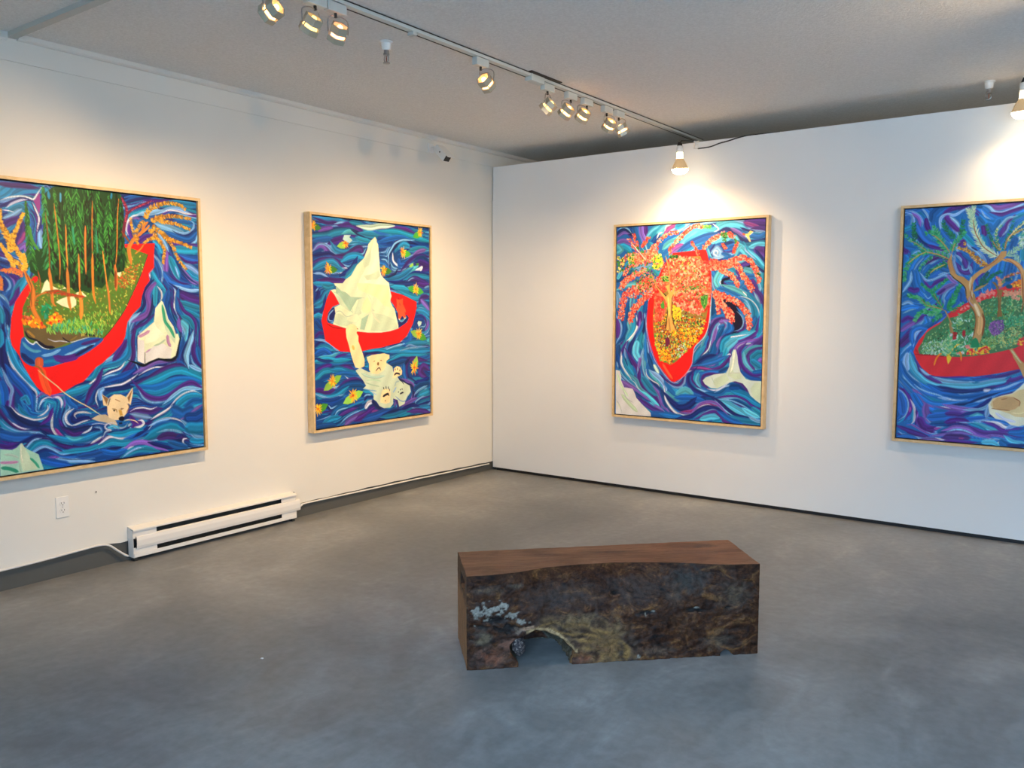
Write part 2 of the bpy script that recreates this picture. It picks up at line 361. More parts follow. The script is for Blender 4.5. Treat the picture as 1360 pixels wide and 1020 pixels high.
ART = {}
ART[1] = '''\
base D
flow B,T,D,B,T,D,T,V,L,N
w T 34 103,56 133,30 162,31 124,69 101,83
w T 42 171,62 213,37 259,28 296,31
w V 23 105,18 159,20 214,17 274,18
w L 15 100,110 144,94 192,85
w N 15 99,133 121,123 173,95 222,80 263,86
w T 38 152,151 194,127 223,140
w L 23 118,188 151,174 193,143
w V 34 112,230 138,209 176,191
w V 27 205,212 199,251 179,283 170,315
w M 19 214,258 201,290 181,314
w P 23 180,345 211,320 213,351
w T 27 247,107 273,132 291,150
w T 32 335,23 358,44 344,85
w T 36 403,16 405,51 396,80
w A 20 392,81 406,107 393,137
w P 16 340,86 347,113
w V 20 409,135 400,164 406,204 405,228
w L 24 290,236 288,288 294,331
f M 263,86 298,39 298,118 290,158 277,120
w W 9 100,102 145,82 204,70 241,74 264,80 284,52 307,16
w W 10 127,138 158,112 203,90 233,85
w W 5 109,149 134,150 163,155
w N 12 255,94 265,121 279,155 293,181 295,216 278,253
w W 9 259,98 273,132 286,166 287,193 280,221 275,245
w B 27 784,37 863,12 958,-2
w N 16 774,47 839,23 929,1
w V 23 909,20 986,17 1054,10 1124,8
w T 34 1054,15 1129,16 1232,20
w V 22 1017,81 1052,59 1107,59 1163,72 1229,84
w L 19 983,84 1043,56 1103,50 1163,67
w W 9 1003,82 1042,66 1092,65 1152,75 1225,76
w T 23 812,116 869,94 926,67
w V 27 798,242 781,200 797,156
w W 12 780,230 769,197 779,158 812,123 859,106
w L 27 859,103 916,94 983,75
w B 36 820,146 833,170 866,150
w P 13 811,138 830,128 858,134
w L 43 971,155 1024,165 1087,187 1122,193
w B 39 1079,138 1150,137 1186,134
w T 19 1099,150 1139,147 1180,153
w L 12 1182,114 1207,132 1195,170 1153,193 1107,197 1078,178
w N 10 1211,164 1163,204 1107,206 1058,184
w B 29 1027,200 1096,222 1172,231 1226,186
w L 15 1228,204 1219,237 1181,262
w V 34 1065,256 1104,271 1155,278 1218,265
w T 44 1068,292 1134,297 1227,292
w N 14 959,205 1007,228 1039,271 1053,310
w T 28 942,259 966,275 984,314
w L 23 968,213 996,251 1023,299
w V 27 843,265 882,236 920,225
w B 26 761,253 737,280 756,271
w B 29 1097,331 1157,346 1230,357
w V 15 1107,339 1141,365 1193,372 1230,366
w L 29 1146,388 1191,409 1227,436
w T 29 1134,420 1179,460 1225,477
w P 24 1119,416 1153,456 1188,488 1230,496
w N 10 1061,351 1109,412 1158,465 1224,505
w L 19 939,343 971,386 989,430 982,475
w B 28 938,365 960,418 968,471
w P 33 1017,326 1010,384 1008,438
w T 38 1041,352 1069,414 1087,458
w L 11 1069,395 1081,427 1092,463
w T 28 921,432 934,476 966,520
w B 48 1008,452 1036,487 1085,504 1146,512
w V 11 1018,442 1066,477 1116,499 1167,502
w L 20 1075,518 1125,535 1176,543 1228,538
w N 15 1050,514 1099,545 1160,562 1227,566
w V 59 1113,572 1158,595 1231,608
w T 44 1101,618 1157,636 1229,655
w T 29 1110,655 1171,678 1222,702
w W 10 1064,536 1062,595 1055,641 1069,678
w B 29 1084,550 1076,604 1079,659 1108,696
w V 20 1091,613 1120,668 1170,701 1195,743 1198,785
w T 29 1108,701 1154,724 1178,771
w A 34 1107,733 1137,761 1146,784
w P 24 1082,719 1081,760 1095,788
w N 12 1022,591 1015,650 1032,705 1065,769
w B 33 1013,560 996,614 1004,668 1037,723
w T 32 936,530 930,579 928,623
w P 32 932,507 898,539 882,579 894,632 882,681 844,703 801,720
w N 18 909,499 874,531 856,571 864,615 851,650 821,681 778,707
w N 16 914,606 907,659 881,708 833,738 799,764
w L 22 821,685 773,716 758,750 752,781
w T 23 890,717 846,752 827,778
w V 16 901,704 861,739 813,760 789,782
w W 10 949,520 972,551 975,583 965,610
w T 23 921,437 948,485 990,529
w W 10 932,405 916,426 901,444 906,473
w T 31 757,781 755,838 757,895 732,937 677,965 597,978
w V 22 794,782 782,847 784,913 763,970 715,1024 696,1040
w V 35 736,846 702,901 669,939
w A 16 740,964 694,988 640,998 596,1004
w L 6 799,870 802,927 795,967 808,1007 802,1038
w N 11 594,1029 639,1006 684,996 726,968
w W 9 731,959 698,997 643,1015 594,1034
w B 31 593,1072 646,1054 710,1041 765,1018
w L 9 593,1051 634,1034 683,1031
w N 22 781,1099 725,1112 662,1112 608,1112
w W 10 802,1038 764,1062 708,1087 662,1092 591,1100
w P 28 807,1021 870,993 928,969 997,968
w W 7 811,1043 859,1019 917,1002 976,1003 1016,987
w V 29 828,1080 876,1065 926,1037 981,1013 1046,998 1096,1010 1146,1055 1219,1078
w T 58 846,1099 924,1082 1014,1047 1090,1038 1156,1065 1224,1093
w N 8 983,1077 1044,1062 1105,1066 1156,1084
w B 43 827,1111 888,1125 962,1116 1043,1090 1129,1091 1223,1117
w T 38 849,1144 911,1163 990,1146 1052,1118 1113,1109
w V 29 812,1123 844,1162 886,1185 939,1194 994,1183 1050,1151 1113,1118 1165,1113 1217,1145
w L 13 807,1132 834,1179 880,1208 928,1214 968,1211
w L 20 988,1210 1050,1169 1112,1144 1211,1154
w W 10 1001,1248 1048,1206 1100,1176 1163,1164 1221,1188
w T 49 1047,1248 1120,1203 1209,1201
w B 35 1118,1250 1161,1225 1219,1230
w N 19 1072,843 1065,907 1038,956
w B 29 1068,962 1074,926 1101,880 1113,835
w N 15 1123,997 1099,941 1116,890 1149,836 1151,789
w L 34 1133,993 1125,942 1153,873 1171,818
w A 18 1123,844 1136,789
w V 28 1183,855 1172,920 1196,978 1227,1017
w B 30 1205,903 1213,950 1228,989
w V 20 1225,791 1221,885
w L 20 1148,1004 1184,1024 1226,1041
w K 17 802,972 841,987 890,967 944,953 1007,964 1053,948 1076,870
w N 34 82,767 74,844 74,930 86,970
w T 22 71,767 72,825 64,844
w L 7 106,767 105,806 118,854 132,933
w T 35 104,841 116,893 142,957 181,1015 213,1049
w N 19 96,915 105,963 144,1009 186,1064 222,1103
w W 11 98,876 107,924 130,972 165,1022 201,1065 227,1091 233,1124 228,1152
w B 46 101,971 128,1020 171,1070 198,1121 204,1161
w L 15 75,985 91,1033 111,1074 101,1113 95,1159
w B 34 61,1039 73,1087 71,1141
w T 23 160,1126 176,1119 189,1152
w V 15 86,1135 80,1166
w T 26 494,1065 542,1039 570,989 597,965
w N 21 389,1103 439,1082 481,1064 524,1067
w W 8 409,1105 447,1087 506,1079 555,1048 595,1017
w T 42 396,1117 463,1105 506,1091
w V 26 586,1016 562,1066 522,1114 498,1167
w W 8 561,1203 550,1159 564,1117 591,1102
w L 26 580,1161 577,1118 591,1111
w P 20 245,1117 269,1102 315,1126 363,1126
w W 11 319,1131 347,1137 361,1163 356,1192
w P 10 379,1132 377,1169 372,1194
w W 6 242,1177 259,1142 291,1129 315,1135
w T 16 273,1176 282,1152 313,1163
w B 25 387,1128 402,1171 434,1195
w V 23 47,1175 78,1221 116,1265 160,1294
w W 7 68,1188 88,1226 124,1266 164,1286 210,1287 237,1282
w B 23 59,1160 82,1202 117,1245
w N 43 94,1179 133,1227 184,1264 253,1280
w T 23 143,1168 153,1193 186,1216 224,1224
w B 16 177,1171 194,1209 232,1221
w W 8 99,1160 134,1203 185,1232 223,1244 270,1237 295,1219
w W 8 285,1173 286,1194 264,1216 232,1229
w V 20 253,1268 290,1243 308,1200
w T 19 44,1229 86,1273 144,1308
w L 9 45,1225 79,1265 130,1294 190,1305 235,1315 274,1336
w L 7 43,1264 96,1294 144,1314 201,1315 251,1321
w B 42 41,1296 113,1324 196,1330
w V 27 38,1359 74,1375 118,1369
w N 16 122,1366 169,1347 219,1329 266,1339
w N 21 251,1309 297,1347 335,1389 382,1416 448,1433 508,1429 578,1407
w L 10 162,1395 187,1366 210,1351 246,1347
w T 24 185,1402 225,1371 264,1372 303,1393
w L 15 200,1412 231,1398 263,1394 302,1414 348,1445 397,1448
w W 11 313,1221 305,1253 303,1294 318,1329 348,1362
w M 16 323,1309 341,1336 361,1359
w V 15 345,1261 359,1300 386,1329
w W 12 425,1203 387,1228 378,1256 389,1283 413,1298
w N 25 428,1232 415,1252 414,1273 455,1282
w W 10 520,1242 483,1229 441,1229 426,1241 435,1258
w N 21 447,1264 481,1259 502,1261
w W 8 510,1275 472,1281 429,1294 404,1297
w N 25 371,1306 411,1327 466,1321 513,1313
w V 21 379,1323 419,1349 461,1342
w W 9 521,1314 503,1334 465,1348
w L 10 534,1320 568,1328 576,1355
w T 34 313,1349 368,1372 425,1380 484,1378 545,1360
w A 17 385,1358 417,1374 459,1371
w V 21 335,1393 391,1417 457,1430 517,1417 578,1394
w W 11 508,1411 544,1394 579,1377
w T 25 365,1439 423,1438 499,1440 577,1420
w P 16 260,1466 292,1458 323,1462
w L 17 339,1477 379,1491 453,1502 504,1510
w B 37 244,1463 298,1488 378,1512
w B 34 446,1476 506,1475 575,1468
w V 37 765,1253 812,1248 868,1263 927,1255
w W 8 751,1251 784,1237 831,1237 878,1250 918,1240
w L 28 764,1270 810,1284 867,1299
w W 12 876,1313 925,1291 975,1269 1022,1241
w T 19 905,1321 985,1293 1026,1255
w B 54 1036,1270 1085,1298 1138,1280
w P 18 1079,1330 1116,1320 1159,1291 1218,1259
w D 60 1126,1326 1178,1331 1232,1308
w V 27 754,1287 776,1330 761,1350
w V 23 780,1330 818,1325 809,1311
w W 10 751,1354 738,1334 753,1323
w W 12 770,1347 808,1347 830,1331 819,1312 795,1309
w W 9 579,1390 598,1353 629,1348 607,1341 595,1323 618,1308 652,1334 679,1341 711,1340 730,1320
w N 18 605,1385 637,1362 687,1364 729,1347
w A 16 617,1330 652,1325 674,1340
w W 16 578,1407 614,1386 645,1387 676,1402 712,1407 736,1401
w B 32 693,1422 758,1408 816,1384 875,1345
w N 19 777,1401 835,1372 875,1341
w T 32 633,1371 695,1378 751,1367 798,1368
w W 10 859,1371 894,1338 954,1317 1004,1318 1053,1332 1093,1360
w L 19 875,1345 934,1329 993,1321
w B 39 873,1377 943,1353 1012,1356 1072,1376 1102,1403
w L 25 1094,1355 1129,1392 1148,1428 1179,1455 1221,1465
w T 65 1134,1393 1176,1402 1229,1404
w T 53 852,1420 921,1391 1001,1373 1061,1394
w L 13 911,1395 961,1389 1011,1393 1061,1408 1101,1441
w V 43 930,1429 979,1421 1039,1433
w P 15 1008,1462 1037,1485 1072,1508
w N 15 1039,1438 1075,1428 1106,1446
w W 10 1111,1456 1085,1458 1084,1481 1104,1496
w T 30 1141,1474 1183,1484 1226,1485
w T 36 577,1433 631,1418 693,1431 748,1429
w P 28 719,1461 766,1440 832,1444 898,1476 947,1500
w B 27 576,1459 646,1482 710,1473
w W 8 723,1473 742,1464 761,1460
w T 37 708,1504 774,1482 840,1486 897,1503
w L 11 690,1515 736,1490 784,1474 822,1475
w N 19 870,1454 937,1481 996,1502
w B 39 998,1470 1047,1491 1098,1507
w V 22 87,374 108,388 136,410
w L 7 86,389 115,399 140,406
w N 15 85,412 121,422 157,420
w B 30 96,484 120,511 126,546 110,573
w N 22 99,500 108,527 96,554
w V 23 143,483 165,498 156,533
w L 9 103,488 123,515 126,542 106,565
w P 10 128,487 147,510 148,545 131,588
w T 38 194,501 166,549 141,611 128,651
w V 23 166,553 149,600 118,635
w L 15 77,581 97,600 114,635
w B 30 82,612 105,658 92,713
w T 22 73,651 82,681 81,720
w N 19 95,651 111,689 104,752
w L 8 103,736 106,767
f R 260,479 262,503 243,516 220,516 184,564 148,619 125,701 117,771 113,799 122,846 153,898 179,963 210,1029 235,1071 261,1098 292,1116 315,1118 376,1107 439,1074 482,1060 526,1017 562,980 597,961 625,937 671,900 713,858 737,815 743,781 755,729 789,685 837,641 849,580 870,527 900,491 897,446 932,410 935,330 942,268 751,284 775,351
s V 3 931,414 899,451 902,490 872,527
f J 228,496 265,455 777,299 896,336 844,466 794,563 734,672 654,774 599,829 532,886 446,928 363,953 299,966 207,953 163,911 158,863 168,816 184,797 179,733 183,650 204,603 233,555
s K 2 899,332 844,466 794,563 734,672 654,774 599,829
F B 168,812 187,801 212,833 243,838 272,863 307,873 351,866 408,852 471,825 526,814 608,825 532,886 446,928 363,953 299,966 214,957 167,919 160,871
s A 16 175,828 196,857 229,878 264,879
s L 16 270,904 318,898 367,875
s T 20 277,940 316,934 364,945
s N 27 168,887 189,916 226,942
s V 37 333,911 372,929 421,923 463,912
s L 13 390,905 431,894 482,871 524,864 559,849
s N 17 447,912 498,884 550,857
s V 17 483,850 534,839 590,824
f O 182,753 188,785 213,813 243,826 273,851 311,869 351,862 409,840 472,821 527,810 604,808 606,765 495,767 293,747
s W 6 187,805 205,829 227,842 243,830 273,859 307,871
s W 5 306,816 337,829 369,828 409,835 434,836 476,825 527,812
s K 9 189,773 202,801 225,814 251,822
s U 12 200,769 218,786 236,806
s K 6 382,810 401,827 421,836
s U 6 422,828 443,816 460,804
s K 16 251,826 288,856 335,862
s K 10 494,792 544,802 604,803
g J,E,Y,U,E,H,J 11 4 900 -90 60 243,519 290,494 897,323 844,466 794,563 734,672 654,774 591,811 477,796 293,767 190,737 183,654 208,599
g H,E,Y,H 14 3 260 -90 30 373,736 498,688 735,655 654,766 595,812 477,796 387,785
g O2,Y,U,O2 10 4 220 -60 90 709,423 847,391 805,506 731,542 696,509
g Q,U,Q 8 3 90 0 90 236,575 257,535 269,614 239,674 205,674 203,635
f WW 278,574 309,490 335,529 382,553 415,528 414,544 302,558
f WW 379,602 404,593 446,572 465,609 463,634 434,654 386,638 355,618
f WW 462,572 488,551 524,584 503,592
f WW 669,424 692,406 731,439 720,474 681,441
f G1 230,457 227,378 247,346 297,335 313,175 327,40 368,4 424,-19 572,-28 733,-29 759,95 754,412 744,439 708,448 673,424 648,501 611,540 573,528 542,567 504,555 467,564 439,539 414,544 384,512 351,521 321,490 296,518 281,511 260,479
g G0,K2,G1 29 6 260 -90 10 342,54 762,10 745,421 463,555 321,486
g G2,G3 37 4 120 -90 8 423,5 657,-4 645,273 410,288
tree G1,G2,G3,G2 225,97 244,484 11 73 150
tree G3,G2,G1 605,10 605,486 51 110 150
tree G2,G1,G0 575,13 567,487 42 92 130
tree G2,G3,G1 488,10 488,538 49 103 160
tree G3,G2,G1 447,15 433,490 40 81 160
tree G2,G1,G3 375,15 386,451 12 88 160
tree G2,G3,A2,G1 316,13 336,501 15 98 200
tree G2,G1,G3 673,19 644,501 38 103 150
tree G1,G2,G0 726,9 700,423 17 87 150
tree G1,G2,G0 744,12 736,422 8 70 110
s G3 16 234,221 249,298 281,348
s A2 11 462,203 468,305
s A2 13 588,194 598,360
g G0,K2,K2 33 7 120 -90 8 337,313 750,288 745,421 644,484 574,520 463,555 391,524 322,469
g G0,K2 51 3 60 -90 4 421,46 744,12 732,311 408,329
s T 16 343,30 345,69
s A 10 406,31 404,80
s T 11 692,0 686,35
s BT 6 269,451 278,503 279,550
s BT 6 322,147 333,313 331,453 335,614 347,622
s OT 16 327,441 335,533 339,622 354,638
s OT 6 369,91 378,210 386,370 384,451 380,496
s OT 7 426,198 424,328 427,433
s OT 16 423,434 425,531 424,605 433,663
s OT 9 489,353 488,448 486,555
s OT 21 488,551 491,621 491,663 485,713
s OT 10 533,198 527,322 525,463
s OT 6 579,58 571,195 566,349
s OT 14 566,349 562,487 563,571 573,625
s OT 7 625,329 635,442 642,527
s OT 11 639,502 649,569 653,680
s OT 5 732,30 719,141 709,312 695,423
s OT 16 692,406 698,474 694,552
s BT 13 695,440 691,534
s BT 9 745,207 770,248 783,265
s M2 18 748,20 773,73 776,115 760,176 748,245
s M2 13 928,23 861,56 804,87 780,115
d PK 4 30 9 748,28 777,85 765,159
d PK 4 24 9 938,22 861,56 809,86
s OT 22 791,398 781,312 801,268 835,231
s OT 18 835,235 869,202 880,167 904,147
s OT 12 868,211 898,183 913,164
s BT 7 740,212 770,253 787,273
s OT 7 817,336 851,308 875,276
h GD,GD2,GD 23 8 46 55 886,131 916,76 965,46 1019,27 1079,23 1128,34 1158,54
h GD,GD2 21 8 40 55 923,146 972,115 1036,101 1101,98 1151,103 1192,106
h GD,GD2 19 8 36 55 952,126 1025,138 1079,142 1129,156 1179,171
h GD,GD2 21 8 50 55 932,167 997,211 1045,239 1120,257 1186,280
h GD,GD2 19 8 34 55 997,215 1045,261 1068,296 1082,332 1110,376 1145,415
h GD,GD2 19 7 40 55 912,186 949,223 981,265 1004,300 997,345 991,385
h GD,GD2 17 6 24 55 958,231 909,248 871,272
h GD,GD2 18 6 36 55 885,140 856,169 832,205 821,236 809,198 797,152 803,130
h GD,GD2 14 6 16 55 839,239 829,266 842,278
h GD3,GD,GD2,GD3 22 7 60 50 138,363 134,310 114,265 96,197 98,144
h GD3,GD,GD2,GD3 19 8 50 50 135,356 157,277 182,221 211,157
h GD3,GD,GD2,GD3 19 8 50 50 202,415 175,361 138,286 115,242 95,220
h GD3,GD 19 8 30 50 156,440 123,379 90,320
h GD3,GD,GD2 19 8 40 50 207,461 176,423 147,401 123,372
h GD3,GD 19 8 26 50 204,454 206,407 201,368
h PK2,OT,PK2 13 5 40 60 192,470 156,451 119,453 83,458
h PK2,OT 11 5 20 60 191,485 155,467 104,465
h PK2,OT 13 5 20 60 81,558 87,519 81,485
s OT 23 200,454 217,496 234,539 240,579 233,635 243,674 264,714 278,739
s BT 6 207,461 224,508 234,543 228,587 229,643
s OT 9 245,619 254,591 286,574 318,562
s BT 12 310,566 350,557 389,561 429,576 478,584 515,590
g R2,BT,R2 11 4 60 0 40 286,570 366,553 421,568 516,584 502,600 421,585 341,574
s R 19 236,504 259,491 250,515
g H,E,A3,G3,YL3 15 6 260 -80 60 315,1999 552,2002 643,1978 734,1989 672,2138 591,2230 516,2215 349,2144
g U,BT,O2 13 5 120 -60 80 221,1944 482,2004 615,1990 600,2120 351,2102
g EM,A3 32 10 14 -90 60 277,610 334,642 303,707 281,683
g OG,R2,OG,YL 12 9 90 0 90 177,713 199,706 227,690 294,739 285,755 232,750 187,733
g OG,R,OG,YL 12 10 60 0 90 319,695 364,675 386,716 373,748 333,748 302,731
g R2,PK2 9 5 40 0 90 181,690 226,698 218,722
g H,E,A3,H 25 4 200 -90 30 293,755 390,724 456,708 607,744 605,795 477,788 300,779
s PW 43 254,919 252,963
s PO 40 260,964 269,1021 282,1071 300,1117
s GD2 9 225,958 252,967 277,1013
s CR 6 244,979 281,1018 338,1071 376,1111 436,1157 505,1202 555,1241 584,1261
f IC 972,605 982,614 995,650 1012,714 1045,760 1059,806 1074,806 1083,838 1053,939 1023,955 968,953 939,947 910,950 851,979 807,959 813,813 850,783 919,731 931,650
f IW 919,731 937,767 970,794 993,813 964,812 924,847 861,859 858,814 878,783
f IG 982,614 1007,714 1059,806 1051,865 1022,832 990,777 978,713
s A3 19 976,632 984,686 992,731 1025,777 1048,828
f IW2 813,831 852,841 851,979 807,959
f IW2 859,912 913,874 972,862 1030,896 1018,955 939,947 856,974
s PK3 18 820,818 859,801 888,784
s PK3 19 1003,813 1007,854 1020,882
s PK3 9 859,912 893,891
s IG2 9 913,874 952,862 987,840
s K 4 854,912 852,974
f IC2 37,1378 95,1390 118,1381 137,1363 145,1360 155,1382 185,1406 226,1432 249,1518 30,1523
f IG 145,1360 159,1390 183,1438 226,1510 142,1513 130,1447 138,1384
f IC2 170,1400 226,1432 246,1513 218,1509 183,1446
s PK3 15 34,1449 70,1454 122,1458
s A3 19 39,1477 76,1487 119,1510
s A3 12 183,1446 208,1475 226,1506
s IW 6 141,1364 137,1416 144,1465
s IG2 10 131,1467 131,1503 134,1516
s IG2 12 57,1409 94,1418 123,1434
f DC2 519,1271 558,1254 602,1254 662,1300 670,1327 626,1309 557,1288
s W 4 522,1302 556,1301 600,1310 635,1305 671,1318
f DC 585,1136 624,1165 614,1190 628,1161 656,1144 696,1147 727,1165 771,1111 769,1151 753,1216 739,1202 743,1224 733,1254 709,1278 703,1295 654,1294 619,1273 612,1242 613,1208 591,1201
f DS 587,1141 621,1165 609,1199 605,1185
f DS 736,1170 770,1120 744,1198
f DC3 679,1236 697,1237 704,1269 686,1271
s K 9 650,1235 657,1238
s K 7 696,1231 702,1232
s YL2 4 648,1228 668,1233
s K 4 632,1166 618,1204
s DS 5 735,1206 743,1224 728,1254
s DS 4 643,1226 665,1232 669,1248
s DS 4 688,1232 711,1230
s DS 4 663,1173 690,1188
F K 677,1284 686,1276 704,1275 713,1287 703,1302 681,1297
f K 678,1310 698,1310 698,1319 680,1319
s CR 5 712,1301 744,1300 777,1310 795,1327
'''
